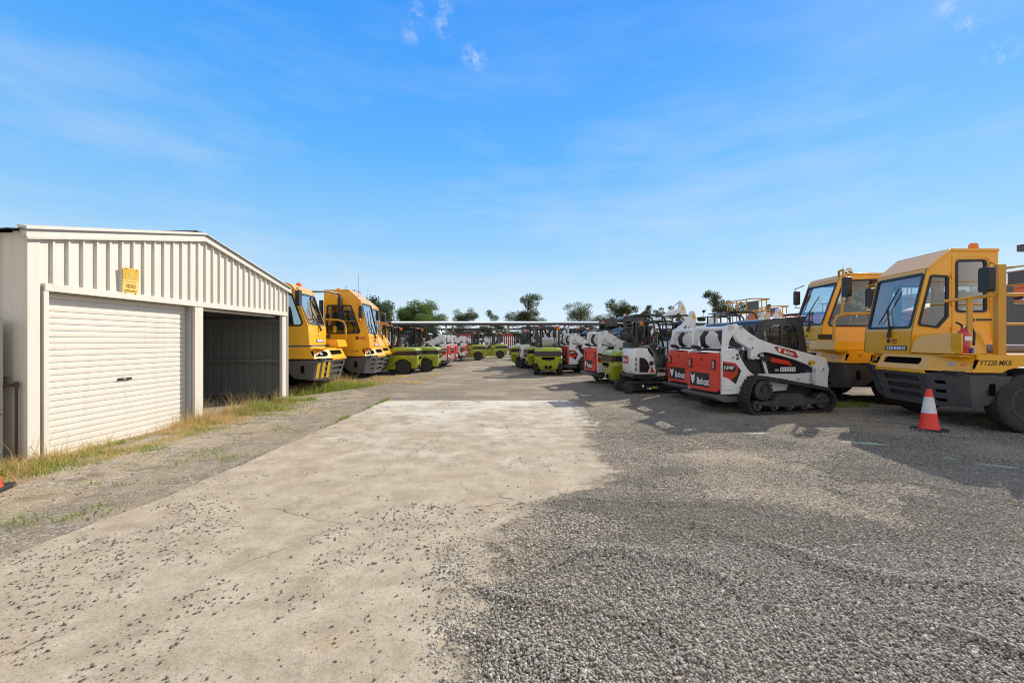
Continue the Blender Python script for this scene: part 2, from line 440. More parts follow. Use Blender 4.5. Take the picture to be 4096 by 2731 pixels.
def make_loader(name, label, tracked=True, model='T590', tilt=0):
    T = thing(name, label, 'loader', group='compact loaders parked in the yard rows')
    W = 0.56
    # chassis
    c = MB('steel')
    c.box(-1.42, -0.50, 0.30, 0.80, 0.50, 0.62)
    c.m('white').box(-0.55, -0.50, 0.62, 0.92, 0.50, 0.80)
    c.m('black').box(-1.40, -0.52, 0.46, -0.58, 0.52, 1.23)
    c.box(-0.55, -0.47, 0.80, 0.70, 0.47, 1.20)
    c.m('void').box(-1.36, -0.42, 1.23, -0.66, 0.42, 1.30)
    c.build('chassis', T, bevel=0.012)
    # uprights
    tow = [(-1.47, 1.262), (-1.362, 1.312), (-1.25, 1.335), (-1.17, 1.325), (-1.102, 1.281), (-1.05, 1.158), (-0.944, 0.989), (-0.839, 0.865), (-0.70, 0.771), (-0.53, 0.77), (-0.53, 0.70), (-0.80, 0.70), (-0.874, 0.666), (-0.962, 0.575), (-1.015, 0.454), (-1.05, 0.409), (-1.47, 0.405)]
    for s in (-1, 1):
        y = 0.60 * s
        u = MB('white'); u.plate(tow, (0, y if s < 0 else y - 0.06, 0), SIDE, 0.06)
        fr = SIDE if s < 0 else LSIDE
        F = lambda x, z: ((x if s < 0 else -x), z)
        for (x, z, r) in ((-1.03, 0.60, .035), (-1.24, 1.16, .028)):
            u.cyl((x, y, z), (x, y + s * .03, z), r, 14); u.m('void').cyl((x, y + s * .03, z), (x, y + s * .034, z), r * .5, 10).m('white')
        ob = u.build('upright', T, bevel=0.008)
        d = MB('decred')
        O = (0, y, 0)
        chev = [F(*p) for p in [(-1.46, 1.08), (-1.162, 1.037), (-1.031, 0.883), (-1.16, 0.611), (-1.36, 0.74), (-1.46, 0.762)]]
        d.flat(chev, O, fr, 0.002)
        d.m('decblk').flat([F(*p) for p in [(-1.46, 1.04), (-1.22, 1.0), (-1.14, 0.94), (-1.19, 0.86), (-1.46, 0.885)]], O, fr, 0.0035)
        d.flat([F(*p) for p in [(-1.10, 0.955), (-1.031, 0.883), (-1.16, 0.611), (-1.27, 0.685), (-1.13, 0.80)]], O, fr, 0.0035)
        d.m('decwht').text(model, Vector(O) + fr[0] * F(-1.33, 0)[0] + V3(0, 0, 0.945), fr, 0.23, 0.07, shear=0.3, bold=0.02, lift=0.006)
        d.m('decblk').text('2', Vector(O) + fr[0] * F(-1.12, 0)[0] + V3(0, 0, 1.17), fr, 0.075, 0.13, bold=0.06)
        d.m('decgry').text('SPEED', Vector(O) + fr[0] * F(-1.115, 0)[0] + V3(0, 0, 1.155), fr, 0.10, 0.022, shear=0.2, bold=0.03, lift=0.005)
        for x in (-1.40, -1.34, -1.29): d.m('void').cyl((x, y, .49), (x, y + s * .003, .49), .010, 8)
        d.build('badge', ob, smooth=0)
    # tailgate
    t = MB('red')
    og = [(-.53, .47), (-.47, .437), (.47, .437), (.53, .47), (.53, 1.16), (.47, 1.245), (.26, 1.245), (.14, 1.215), (-.14, 1.215), (-.26, 1.245), (-.47, 1.245), (-.53, 1.16)]
    og = rpoly(og, 0.05, 3)
    t.plate(og, (-1.53, 0, 0), REAR, 0.14)
    t.m('void').flat(rpoly(rect(-.02, 1.06, .02, 1.12), .018, 3), (-1.53, 0, 0), REAR)
    tg = t.build('tailgate', T, bevel=0.025, seg=3)
    t = MB('red')   # raised seam
    t.box(-1.537, -.48, .955, -1.53, .48, .975)
    t.m('decblk').flat(rpoly(rect(-.44, .505, .26, .805), .03, 3), (-1.53, 0, 0), REAR, 0.003)
    Ob = V3(-1.5335, 0.325, 0.66); emblem(t, Ob, REAR, 0.24)
    t.m('decwht').text('Bobcat', (-1.5335, -0.045, 0.625), REAR, 0.43, 0.155, bold=0.025)
    t.build('badge', tg, smooth=0)
    for s in (-1, 1):
        l = MB('black'); yc = s * 0.405
        l.box(-1.552, yc - .055, .90, -1.52, yc + .055, 1.10)
        l.m('redlens').box(-1.556, yc - .045 if s > 0 else yc + .01, .915, -1.55, yc - .01 if s > 0 else yc + .045, 1.085)
        l.m('lamp').box(-1.556, yc - .008 if s > 0 else yc - .04, .93, -1.55, yc + .04 if s > 0 else yc + .008, 1.07)
        l.build('tail_light', tg, bevel=0.006)
    b = MB('bump'); b.plate([(-1.66, .34), (-1.66, .392), (-1.38, .392), (-1.30, .36), (-1.05, .36), (-1.08, .24), (-1.42, .24)], (0, -0.58, 0), SIDE, 1.16)
    b.build('bumper', T, bevel=0.008, fix=True)
    # exhaust
    e = MB('black'); e.tube([(-1.38, .30, 1.24), (-1.38, .30, 1.31), (-1.42, .30, 1.345), (-1.52, .31, 1.36), (-1.57, .32, 1.365)], [.045, .045, .045, .042, .038], 10)
    e.build('exhaust', T)
    # lift links (rear uprights) and cross tube
    link = [(-1.43, 1.20), (-1.385, 1.76), (-1.35, 1.80), (-1.30, 1.815), (-1.10, 1.845), (-1.055, 1.80), (-1.085, 1.723), (-1.189, 1.632), (-1.276, 1.494), (-1.33, 1.22)]
    arm = [(-1.20, 1.64), (-1.116, 1.707), (-1.064, 1.783), (-0.872, 1.647), (-0.66, 1.533), (-0.338, 1.432), (0.209, 1.306), (0.77, 1.177), (0.96, 1.142), (1.0, 1.11), (1.075, 0.887), (1.036, 0.664), (1.055, 0.45), (0.77, 0.50), (0.732, 0.733), (0.751, 0.892), (0.656, 0.956), (0.487, 1.005), (0.209, 1.103), (-0.248, 1.215), (-0.50, 1.262), (-0.607, 1.262), (-0.68, 1.225), (-0.73, 1.14), (-0.784, 1.112), (-0.83, 1.115), (-0.858, 1.16), (-0.854, 1.311), (-0.994, 1.403), (-1.134, 1.479), (-1.20, 1.60)]
    for s in (-1, 1):
        y = 0.56 * s
        k = MB('white'); k.plate(link, (0, y if s < 0 else y - .07, 0), SIDE, 0.07)
        k.m('void').cyl((-1.25, y, 1.765), (-1.25, y + s * .004, 1.765), .048, 16); k.m('oldwhite').lathe([(.062, 0), (.062, .012), (.046, .012)], (-1.25, y, 1.765), (0, s, 0), 16)
        k.build('lift_link', T, bevel=0.015)
        y = 0.66 * s
        a = MB('white'); a.plate(arm, (0, y if s < 0 else y - .10, 0), SIDE, 0.10)
        for (x, z, r) in ((-1.11, 1.765, .038), (-.84, 1.35, .035), (-.80, 1.17, .022), (.90, .90, .04), (.68, .90, .03)):
            a.m('white').cyl((x, y, z), (x, y + s * .03, z), r, 14); a.m('void').cyl((x, y + s * .03, z), (x, y + s * .034, z), r * .45, 10)
        ao = a.build('lift_arm', T, bevel=0.012)
        fr = SIDE if s < 0 else LSIDE
        F = lambda x, z: ((x if s < 0 else -x), z)
        d = MB('decblk'); O = (0, y, 0)
        bp = [(-0.302, 1.365), (-0.23, 1.378), (0.226, 1.266), (0.29, 1.15), (0.245, 1.135), (-0.194, 1.25)]
        d.flat([F(*p) for p in bp], O, fr, 0.002)
        d.m('decred').flat([F(*p) for p in grow(bp, -0.012)], O, fr, 0.0035)
        Ux = V3(math.cos(0.235), 0, -math.sin(0.235)); Vx = V3(math.sin(0.235), 0, math.cos(0.235))
        if s > 0: Ux = -Ux
        f2 = (Ux, Vx)
        tx, tz, ex, ez = (.06, 1.245, -.17, 1.303) if s < 0 else (-.06, 1.275, .17, 1.217)
        d.m('decwht').text('Bobcat', V3(tx, y + s * .004, tz), f2, 0.24, 0.075, bold=0.02)
        emblem(d, V3(ex, y + s * .004, ez), f2, 0.12, bm='decred')
        d.build('badge', ao, smooth=0); d = MB('decyel')
        d.m('decyel').flat([F(*p) for p in rect(.53, .985, .72, 1.075)], O, fr, 0.003)
        d.m('decblk').flat([F(*p) for p in [(.54, .995), (.62, .995), (.58, 1.065)]], O, fr, 0.0045)
        d.m('decyel').flat([F(*p) for p in [(.565, 1.008), (.595, 1.008), (.58, 1.04)]], O, fr, 0.006)
        d.m('decblk').text('T-i', V3(.67, y + s * .003, 1.03), fr, 0.06, 0.045)
        d.build('warning_label', ao, smooth=0); d = MB('bluedec')
        for q in range(3): d.flat([F(*p) for p in rect(-.92, 1.50 + q * .022, -.80, 1.507 + q * .022)], O, fr, .003)
        d.build('decal', ao, smooth=0)
        h = MB('black'); h.cyl((-.93, y - s * .14, 1.30), (-1.09, y - s * .14, .80), .055, 12); h.m('chrome').cyl((-.90, y - s * .14, 1.39), (-.93, y - s * .14, 1.30), .025, 10)
        h.build('lift_cylinder', T)
        h = MB('white'); h.cyl((-.80, y - s * .06, 1.17), (-.62, y - s * .06, 1.13), .03, 8); h.m('black').plate([(-.72, 1.20), (-.72, 1.12), (-.30, 1.05), (-.30, 1.13)], (0, y - s * .07, 0), SIDE, .04)
        h.m('red').plate([(-.32, 1.15), (-.34, 1.06), (.22, .965), (.15, 1.07)], (0, y - s * .075, 0), SIDE, .03)
        h.build('control_link', T, bevel=0.004)
    x = MB('white'); x.cyl((-1.22, -.54, 1.755), (-1.22, .54, 1.755), .05, 16)
    x.build('cross_tube', T)
    x = MB('black')
    for s in (-1, 1):
        for q in range(3):
            o_ = .05 * q
            x.tube([(-1.24, s * (.20 + o_), 1.70), (-1.30, s * (.26 + o_), 1.58), (-1.26, s * (.30 + o_), 1.42), (-1.10, s * (.34 + o_), 1.32), (-.98, s * (.36 + o_), 1.26)], .028, 6)
    x.build('hose', T)
    # hood
    x = MB('oldwhite'); x.plate([(-1.46, 1.245), (-.62, 1.30), (-.62, 1.34), (-1.40, 1.275)], (0, -.50, 0), SIDE, 1.0); x.m('grey').box(-1.25, -.38, 1.30, -.66, .38, 1.335)
    x.build('hood', T, bevel=0.01, fix=True)
    # side panel under the arms
    for s in (-1, 1):
        x = MB('blackp'); y = .50 * s
        x.plate([(-0.50, 1.20), (-0.42, .80), (0.438, 0.785), (0.66, 0.84), (0.70, 0.90), (0.344, 1.03), (-0.305, 1.19)], (0, y if s < 0 else y + .02, 0), SIDE, .02)
        so = x.build('side_panel', T, bevel=0.004)
        fr = SIDE if s < 0 else LSIDE
        F = lambda x, z: ((x if s < 0 else -x), z)
        d = MB('decwht'); O = (0, y + s * .02, 0)
        d.flat([F(*p) for p in rect(-.02, .84, .36, .935)], O, fr, .002)
        d.m('decgry').flat([F(*p) for p in rect(-.16, .85, -.05, .90)], O, fr, .002)
        d.m('decblk')
        for q in range(6):
            for w_ in range(2): d.flat([F(*p) for p in rect(.0 + q * .06, .85 + w_ * .042, .035 + q * .06, .868 + w_ * .042)], O, fr, .0035)
        d.build('badge', so, smooth=0)
        x = MB('white'); x.plate([(-.53, 1.27), (-.44, 1.27), (-.30, .80), (.95, .76), (.95, .56), (-.5, .62), (-.53, .80), (-.36, .80)], (0, y - .012 * (1 if s < 0 else -1) if s < 0 else y + .035, 0), SIDE, .03)
        for (hx, hz) in ((.0, .70), (.12, .68), (.38, .68), (.44, .67), (.70, .66)): x.m('void').cyl((hx, y + s * .04, hz), (hx, y + s * .05, hz), .012, 8)
        x.build('side_frame', T, bevel=0.004)
    # cab
    prof = [(-0.55, 1.22), (-0.56, 1.55), (-0.50, 1.82), (-0.43, 1.92), (-0.26, 1.965), (0.70, 2.035), (0.72, 1.98), (0.62, 1.84), (0.74, 1.22)]
    win = rpoly([(-0.37, 1.50), (-0.34, 1.82), (0.38, 1.855), (0.46, 1.70), (0.555, 1.28), (0.02, 1.42)], .09, 4)
    k = MB('blackp')
    for s in (-1, 1):
        y = .45 * s
        k.plate(prof, (0, y if s < 0 else y - .035, 0), SIDE, .035, [win])
    # roof and pillars between the sides
    rp = [(-0.50, 1.82), (-0.43, 1.92), (-0.26, 1.965), (0.70, 2.035), (0.70, 1.985), (-0.25, 1.915), (-0.40, 1.87), (-0.46, 1.81)]
    k.plate(rp, (0, -.415, 0), SIDE, .83)
    k.box(-.56, -.415, 1.20, -.52, .415, 1.42)
    k.box(-.55, -.415, 1.18, .70, .415, 1.22)
    for q in range(7): k.tube([(-.495, -.36 + q * .12, 1.83), (-.43, -.36 + q * .12, 1.918), (-.26, -.36 + q * .12, 1.964), (-.02, -.36 + q * .12, 1.979)], .007, 6)
    ko = k.build('cab', T, bevel=0.02, fix=True)
    k2 = MB('blackp'); k2.plate(rpoly(rect(-.415, 1.40, .415, 1.84), .02, 2), (-.545, 0, 0), REAR, .03, [rpoly(rect(-.34, 1.47, .34, 1.80), .05, 3)]); k2.build('rear_frame', ko, bevel=.008)
    g = MB('glass'); g.box(-.532, -.36, 1.45, -.528, .36, 1.82); g.build('rear_window', ko, smooth=0)
    for s in (-1, 1):
        y = .43 * s; gm = MB('steel')
        for q in range(12):
            xx = -.34 + q * .08
            gm.box(xx - .0028, y - .003, 1.30, xx + .0028, y + .003, 1.86)
        for q in range(7):
            zz = 1.33 + q * .08
            gm.box(-.40, y - .003, zz - .0028, .56, y + .003, zz + .0028)
        gm.m('blackp').box(.06, y - .015, 1.38, .12, y + .01, 1.90)
        gm.build('window_mesh', ko, smooth=0)
        gm = MB('glass'); gm.plate(win, (0, s * .415, 0), SIDE, 0); gm.build('side_window', ko, smooth=0)
    g = MB('smoke'); g.plate([(.60, 1.84), (.60, 1.25), (.72, 1.25), (.63, 1.84)], (0, -.38, 0), SIDE, .76); g.build('front_window', ko, smooth=0, fix=True)
    st = MB('seat'); st.box(-.40, -.24, 1.25, .0, .24, 1.34); st.box(-.46, -.22, 1.34, -.36, .22, 1.78, Matrix.Rotation(-.12, 3, 'Y')); st.build('seat', ko, bevel=0.03)
    # quick-attach plate at the front
    x = MB('black'); x.box(1.02, -.50, .30, 1.10, .50, .60); x.m('steel').cyl((.95, -.56, .72), (.95, .56, .72), .06, 12); x.box(.90, -.60, .40, 1.02, -.50, .70); x.box(.90, .50, .40, 1.02, .60, .70)
    x.build('attachment_plate', T, bevel=0.01)
    if tracked:
        path = rpoly([(-1.10, 0.30), (-1.02, 0.60), (-0.86, 0.77), (-0.60, 0.755), (-0.182, 0.683), (0.359, 0.589), (0.86, 0.50), (1.03, 0.36), (1.05, 0.16), (0.90, 0.02), (0.74, 0.0), (-0.88, 0.0), (-1.0, 0.06)], .10, 3)
        for s in (-1, 1):
            y0, y1 = sorted((s * .86, s * .54))
            to = trackloop(T, path, y0, y1)
            ys = s * .83
            f = MB('steel'); f.plate(rpoly([(-.86, .20), (-.84, .26), (-.46, .28), (-.34, .40), (.16, .42), (.36, .30), (.90, .30), (.92, .22), (.30, .17), (-.10, .14)], .03, 2), (0, ys if s < 0 else ys - .24, 0), SIDE, .24)
            f.build('track_frame', to, bevel=0.008)
            f = MB('steel')
            f.lathe([(.20, -.10), (.20, .06), (.13, .08), (.12, .04), (.06, .04), (.05, .09), (0, .09)], (-.66, s * .73, .50), (0, s, 0), 20)
            for q in range(15):
                a = q * 2 * math.pi / 15; f.cyl((-.66 + .20 * math.cos(a), s * .70, .50 + .20 * math.sin(a)), (-.66 + .20 * math.cos(a), s * .80, .50 + .20 * math.sin(a)), .022, 6)
            f.build('sprocket', to)
            for (x_, z_, r_) in ((.78, .24, .17), (-.80, .17, .11), (-.40, .14, .09), (-.03, .14, .09), (.34, .14, .09)):
                f = MB('steel'); f.lathe([(r_, -.10), (r_, .06), (r_ * .8, .08), (r_ * .3, .08), (r_ * .3, .10)], (x_, s * .72, z_), (0, s, 0), 16)
                f.m('chrome').cyl((x_, s * .84, z_), (x_, s * .855, z_), .022, 8)
                f.build('roller', to)
            f = MB('white'); f.plate([(-.42, .64), (.10, .58), (.05, .46), (-.30, .44)], (0, s * .60, 0), SIDE, .02); f.build('track_guard', to)
    else:
        for (x_,) in ((-.62,), (.48,)):
            for s in (-1, 1): wheel(T, (x_, s * .73, .41), .41, .28, s, rim='red', lug=18, rimr=.54, bolts=8)
    return T
# ------------------------------------------------------------------ mini excavator with a canopy, or with a closed cab
def make_excavator(name, label, cab=False, boom='folded', text='E20z'):
    T = thing(name, label, 'excavator', group='excavators parked in the yard rows')
    # undercarriage
    path = rpoly([(-.96, .17), (-.84, .33), (.84, .33), (.96, .17), (.84, 0), (-.84, 0)], .16, 4)
    for s in (-1, 1):
        y0, y1 = sorted((s * .49, s * .24))
        to = trackloop(T, path, y0, y1, .04, .085, .02)
        f = MB('blackp'); y = s * .47
        f.plate(rpoly([(-.72, .09), (-.72, .25), (.72, .25), (.72, .09)], .03, 2), (0, y if s < 0 else y - .2, 0), SIDE, .2)
        fr = SIDE if s < 0 else LSIDE
        F = lambda x, z: ((x if s < 0 else -x), z)
        O = (0, y, 0)
        for q in range(5): f.m('galv').cyl((-.30 + q * .15, y, .225), (-.30 + q * .15, y + s * .008, .225), .012, 6)
        f.m('decwht').flat([F(*p) for p in [(-.28, .135), (-.20, .135), (-.20, .115), (-.14, .15), (-.20, .185), (-.20, .165), (-.28, .165)]], O, fr, .002)
        f.flat([F(*p) for p in rect(-.44, .19, -.38, .25)], O, fr, .002)
        f.m('decyel').flat([F(*p) for p in rect(-.12, .15, .02, .20)], O, fr, .002)
        f.m('decblk').flat([F(*p) for p in rect(-.06, .165, .01, .185)], O, fr, .003)
        f.build('track_frame', to, bevel=.006)
        for x_ in (-.80, .80):
            f = MB('steel'); f.lathe([(.125, -.10), (.125, .09), (.10, .11), (.04, .11), (.04, .12)], (x_, s * .365, .165), (0, s, 0), 18); f.build('roller', to)
    f = MB('steel'); f.box(-.55, -.26, .14, .55, .26, .30); f.cyl((0, 0, .28), (0, 0, .42), .27, 20); f.build('undercarriage', T)
    f = MB('steel'); f.plate([(1.10, .03), (1.16, .06), (1.14, .32), (1.10, .34)], (0, -.49, 0), SIDE, .98); f.box(.70, -.30, .13, 1.12, -.22, .22); f.box(.70, .22, .13, 1.12, .30, .22)
    f.build('blade', T, bevel=.01)
    # rotating frame
    f = MB('blackp')
    f.plate(rpoly([(-.70, .43), (-.72, .535), (.40, .56), (.40, .43)], .02, 2), (0, -.47, 0), SIDE, .94)
    f.plate([(-.02, .56), (.40, .70), (.40, .50), (-.02, .50)], (0, -.472, 0), SIDE, .03)
    f.plate([(-.02, .56), (.40, .70), (.40, .50), (-.02, .50)], (0, .442, 0), SIDE, .03)
    f.m('grey').box(-.0, -.44, .68, .40, .44, .71)
    fo = f.build('swing_frame', T, bevel=.01)
    f = MB('decwht')
    for s in (-1, 1):
        fr = SIDE if s < 0 else LSIDE
        f.m('decwht').text(text[:-1], (.13 if s < 0 else .20, s * .474, .545), fr, .25, .085, shear=.25, bold=.03)
        f.m('decred').text(text[-1], (.30 if s < 0 else .03, s * .474, .535), fr, .06, .065, shear=.25, bold=.03)
    f.build('badge', fo, smooth=0)
    # white engine housing with a rounded tail
    side = [(-.92, .55), (-.10, .55), (-.01, .75), (-.035, 1.00), (-.13, 1.21), (-.29, 1.288), (-.55, 1.30), (-.92, 1.29)]
    rings = []
    def tail(z):
        pts = []
        for k in range(13):
            a = math.pi * (k / 12 - .5)
            pts.append((-.54 - .21 * max(0, math.cos(a)) ** .6, .47 * math.sin(a), z))
        return pts
    h = MB('white')
    rr = []
    for z, ins in ((.55, .05), (.62, 0), (1.0, 0), (1.22, .0), (1.28, .02), (1.30, .05)):
        t_ = tail(z); rr.append([(x + ins * (1 if x < -.56 else 0), y * (1 - ins * .8), z_) for x, y, z_ in t_] + [(-.02 if z < .9 else (-.10 if z < 1.1 else -.26), .47 * (1 - ins * .8), z), (-.02 if z < .9 else (-.10 if z < 1.1 else -.26), -.47 * (1 - ins * .8), z)])
    h.loft(rr)
    ho = h.build('housing', T, bevel=.008, smooth=40, fix=True)
    for s in (-1, 1):
        fr = SIDE if s < 0 else LSIDE
        F = lambda x, z: ((x if s < 0 else -x), z)
        g = MB('black'); y = s * .472; O = (0, y, 0)
        g.plate([F(*p) for p in rpoly([(-.518, 1.02), (-.37, 1.01), (-.273, .91), (-.203, .754), (-.273, .60), (-.518, .61)], .02, 2)], O, fr, .01)
        g.m('decblk')
        for q in range(11): g.box(-.50, min(y, y + s * .006), .635 + q * .033, -.25 + (0 if q < 8 else -.05 * (q - 7)), max(y, y + s * .006), .648 + q * .033)
        g.build('grille', ho)
        g = MB('black'); g.lathe([(.065, 0), (.065, .01), (.05, .012), (.04, .004), (0, .004)], (-.16, y, .86), (0, s, 0), 18); g.build('filler_cap', ho)
        g = MB('decred'); g.flat([F(*p) for p in [(-.20, .60), (-.06, .60), (-.16, .78)]], O, fr, .003)
        g.m('grey')
        for q in range(3): g.flat([F(*p) for p in rpoly(rect(-.64, .64 + q * .14, -.595, .74 + q * .14), .012, 2)], O, fr, .003)
        g.m('decgry').flat([F(*p) for p in rect(-.56, .56, -.555, 1.28)], O, fr, .003)
        g.m('decgry').flat([F(*p) for p in rect(-.20, 1.02, -.12, 1.045)], O, fr, .003)
        g.build('badge', ho, smooth=0)
    g = MB('decred'); g.flat(rpoly(rect(-.17, .84, .20, 1.06), .03, 3), (-.752, 0, 0), REAR, .004)
    g.m('decwht').text('Bobcat', (-.752, -.015, .95), REAR, .32, .11, bold=.025, lift=.008)
    g.m('decyel').flat(rect(-.42, 1.16, -.35, 1.25), (-.70, 0, 0), REAR, .002)
    g.m('redlens').flat(rect(.30, .60, .42, .625), (-.725, 0, 0), REAR, .002)
    g.build('badge', ho, smooth=0)
    arch = [(-.55, 1.30), (-.50, 1.37), (-.198, 1.335), (-.033, 1.131), (.005, .975), (-.02, .70), (-.07, .70), (-.05, .97), (-.08, 1.10), (-.22, 1.27), (-.40, 1.30)]
    for s in (-1, 1):
        g = MB('grey'); g.plate(arch, (0, -.474 if s < 0 else .40, 0), SIDE, .074); g.build('fender', T, bevel=.015)
    g = MB('black')
    pr = tail(1.30)
    g.loft([[(x, y * .97, 1.30) for x, y, z in pr] + [(-.50, .45, 1.30), (-.50, -.45, 1.30)], [(x + .01, y * .97, 1.45) for x, y, z in pr] + [(-.50, .45, 1.45), (-.50, -.45, 1.45)]])
    g.build('rear_guard', T, fix=True)
    st = MB('seat'); st.plate(rpoly([(-.58, 1.44), (-.80, 1.70), (-.76, 1.75), (-.68, 1.72), (-.44, 1.40)], .03, 3), (0, -.22, 0), SIDE, .44); st.plate(rpoly([(-.62, 1.16), (-.60, 1.28), (-.12, 1.25), (-.10, 1.14)], .03, 3), (0, -.22, 0), SIDE, .44)
    st.build('seat', T, bevel=.03)
    c = MB('black')
    for s in (-1, 1):
        c.plate(rpoly([(-.45, 1.18), (-.40, 1.34), (.02, 1.42), (.05, 1.34), (-.10, 1.0)], .03, 2), (0, s * .32 - .06, 0), SIDE, .12)
        c.tube([(-.02, s * .30, 1.40), (.03, s * .30, 1.50), (.02, s * .30, 1.60)], [.018, .018, .028], 8)
    c.m('redlens').sphere((-.12, .30, 1.42), .03, 6)
    c.m('black').box(.28, -.20, .70, .38, .20, 1.02); c.tube([(.30, -.10, 1.0), (.28, -.10, 1.2)], .014, 6); c.tube([(.30, .10, 1.0), (.28, .10, 1.2)], .014, 6)
    c.build('console', T, bevel=.01)
    if not cab:
        cr = MB('blackp')
        roof = rpoly([(-.80, 2.19), (-.76, 2.222), (-.50, 2.25), (.16, 2.262), (.20, 2.23), (-.45, 2.20)], .02, 2)
        cr.plate(roof, (0, -.45, 0), SIDE, .90)
        ro = cr.build('canopy_roof', T, bevel=.015)
        for s in (-1, 1):
            p = MB('blackp'); y = s * .40
            p.tube([(-.575, y, 1.30), (-.58, y, 2.20)], .028, 8)
            p.build('canopy_post', T)
            p = MB('blackp')
            p.tube([(-.60, y, 2.215), (.12, y, 2.225), (.21, y, 2.20), (.27, y, 2.13), (.31, y, 2.0), (.345, y, 1.7), (.38, y, 1.0), (.39, y, .66)], .028, 8)
            p.build('canopy_post', T)
        g = MB('blackp')
        for z in (.95, 1.30): g.tube([(.37, -.40, z), (.37, .40, z)], .018, 8)
        g.tube([(.05, -.44, .72), (.05, -.44, 1.05), (.37, -.42, .90)], .016, 6)
        g.build('guard_rail', T)
        g = MB('steel')
        for q in range(7): g.box(.385, -.24 + q * .075, .74, .40, -.20 + q * .075, 1.10)
        g.build('front_grille', T)
    else:
        k = MB('blackp'); pr_ = [(-.56, 1.30), (-.60, 2.18), (-.50, 2.26), (.22, 2.28), (.33, 2.20), (.42, 1.35), (.40, .70), (-.02, .70), (-.05, 1.10), (-.2, 1.30)]
        w1 = rpoly([(-.50, 1.40), (-.52, 2.12), (-.20, 2.14), (-.20, 1.36)], .05, 3); w2 = rpoly([(-.12, 1.20), (-.12, 2.14), (.22, 2.16), (.33, 1.35), (.32, .80), (.06, .80), (.04, 1.10)], .05, 3)
        for s in (-1, 1):
            y = s * .46; k.plate(pr_, (0, y if s < 0 else y - .04, 0), SIDE, .04, [w1, w2])
        k.m('oldwhite').plate(rpoly([(-.62, 2.18), (-.52, 2.29), (.24, 2.31), (.36, 2.20)], .02, 2), (0, -.45, 0), SIDE, .90)
        k.m('blackp').box(-.60, -.42, 1.30, -.56, .42, 1.45); k.box(-.60, -.42, 2.1, -.57, .42, 2.2); k.box(.38, -.42, .70, .40, .42, .95); k.box(.28, -.42, 2.12, .33, .42, 2.2)
        ko = k.build('cab', T, bevel=.015)
        g = MB('smoke')
        for s in (-1, 1):
            for w in (w1, w2): g.plate(w, (0, s * .44, 0), SIDE, .006)
        g.box(-.585, -.42, 1.45, -.58, .42, 2.1); g.plate([(.30, 2.14), (.31, 2.14), (.41, 1.35), (.40, .95), (.39, .95), (.40, 1.35)], (0, -.42, 0), SIDE, .84)
        g.build('window', ko, smooth=0)
        g = MB('lens'); g.lathe([(.05, 0), (.05, .10), (.035, .12), (0, .125)], (-.35, .1, 2.29), (0, 0, 1), 12); g.m('black').cyl((-.35, .1, 2.27), (-.35, .1, 2.30), .06, 12); g.build('beacon', ko)
    # boom
    sw = MB('red'); sw.plate(rpoly([(.38, .48), (.38, .80), (.46, 1.02), (.60, .96), (.66, .60), (.60, .48)], .03, 2), (0, -.13, 0), SIDE, .26); sw.build('swing_bracket', T, bevel=.01)
    def beam(pts, w0, yh, mat='white', nm='boom', flat_=True):
        """tapered box beam along points [(x, z, depth)]"""
        rings = []
        for i, (x, z, d) in enumerate(pts):
            a = Vector(pts[max(i - 1, 0)][:2]); b = Vector(pts[min(i + 1, len(pts) - 1)][:2]); t = (b - a).normalized(); n = Vector((-t.y, t.x)) * d / 2
            rings.append([(x + n.x, -yh, z + n.y), (x + n.x, yh, z + n.y), (x - n.x, yh, z - n.y), (x - n.x, -yh, z - n.y)])
        m = MB(mat); m.loft(rings); return m.build(nm, T, bevel=.01, fix=True)
    if boom == 'folded': B = [(.56, .62, .24), (.66, 1.2, .28), (.86, 1.62, .25), (1.16, 2.02, .18), (1.30, 2.18, .13)]; A = [(1.33, 2.38, .10), (1.34, 2.18, .20), (1.30, 1.7, .17), (1.22, 1.0, .12)]
    elif boom == 'raised': B = [(.50, .65, .26), (.55, 1.35, .32), (.95, 2.0, .32), (1.6, 2.36, .24), (2.15, 2.60, .16)]; A = [(2.10, 2.98, .10), (2.20, 2.64, .30), (2.32, 2.1, .26), (2.42, 1.3, .14)]
    else: B = [(.56, .62, .24), (.62, 1.05, .28), (1.0, 1.55, .28), (1.6, 1.65, .20), (1.9, 1.55, .15)]; A = [(1.95, 1.75, .12), (1.90, 1.5, .22), (1.75, 1.0, .18), (1.62, .5, .12)]
    bo = beam(B, 0, .07); ar = beam(A, 0, .06, nm='dipper_arm')
    c = MB('black'); p0 = V3(B[1][0] - .02, 0, B[1][1] + .18); p1 = V3(A[0][0], 0, A[0][1]); c.cyl(p0, p0.lerp(p1, .55), .045, 10); c.m('chrome').cyl(p0.lerp(p1, .55), p1, .022, 8); c.build('ram', T)
    c = MB('white'); q = V3(B[2][0] + .05, 0, B[2][1] - .28)
    c.m('black').cyl((.66, 0, .75), (B[2][0] + .06, 0, B[2][1] - .12), .04, 10); c.build('ram', T)
    d = MB('decblk'); 
    for s in (-1, 1):
        a, b = Vector(B[2][:2]), Vector(B[3][:2]); t = (b - a).normalized(); mid = (a + b) / 2
        Ux = V3(t.x, 0, t.y) * (1 if s < 0 else -1); Vx = V3(-t.y, 0, t.x)
        d.text('Bobcat', V3(mid.x, s * .07, mid.y), (Ux, Vx), .32, .085, bold=.03, lift=.004)
    d.build('badge', bo, smooth=0); d = MB('decyel')
    for s in (-1, 1): d.flat([(-.045, -.08), (.045, -.08), (.045, .08), (-.045, .08)], V3(A[1][0], s * .06, A[1][1] + .03), SIDE if s < 0 else LSIDE, .003)
    d.build('warning_label', ar, smooth=0)
    e = A[-1]; k = MB('steel')
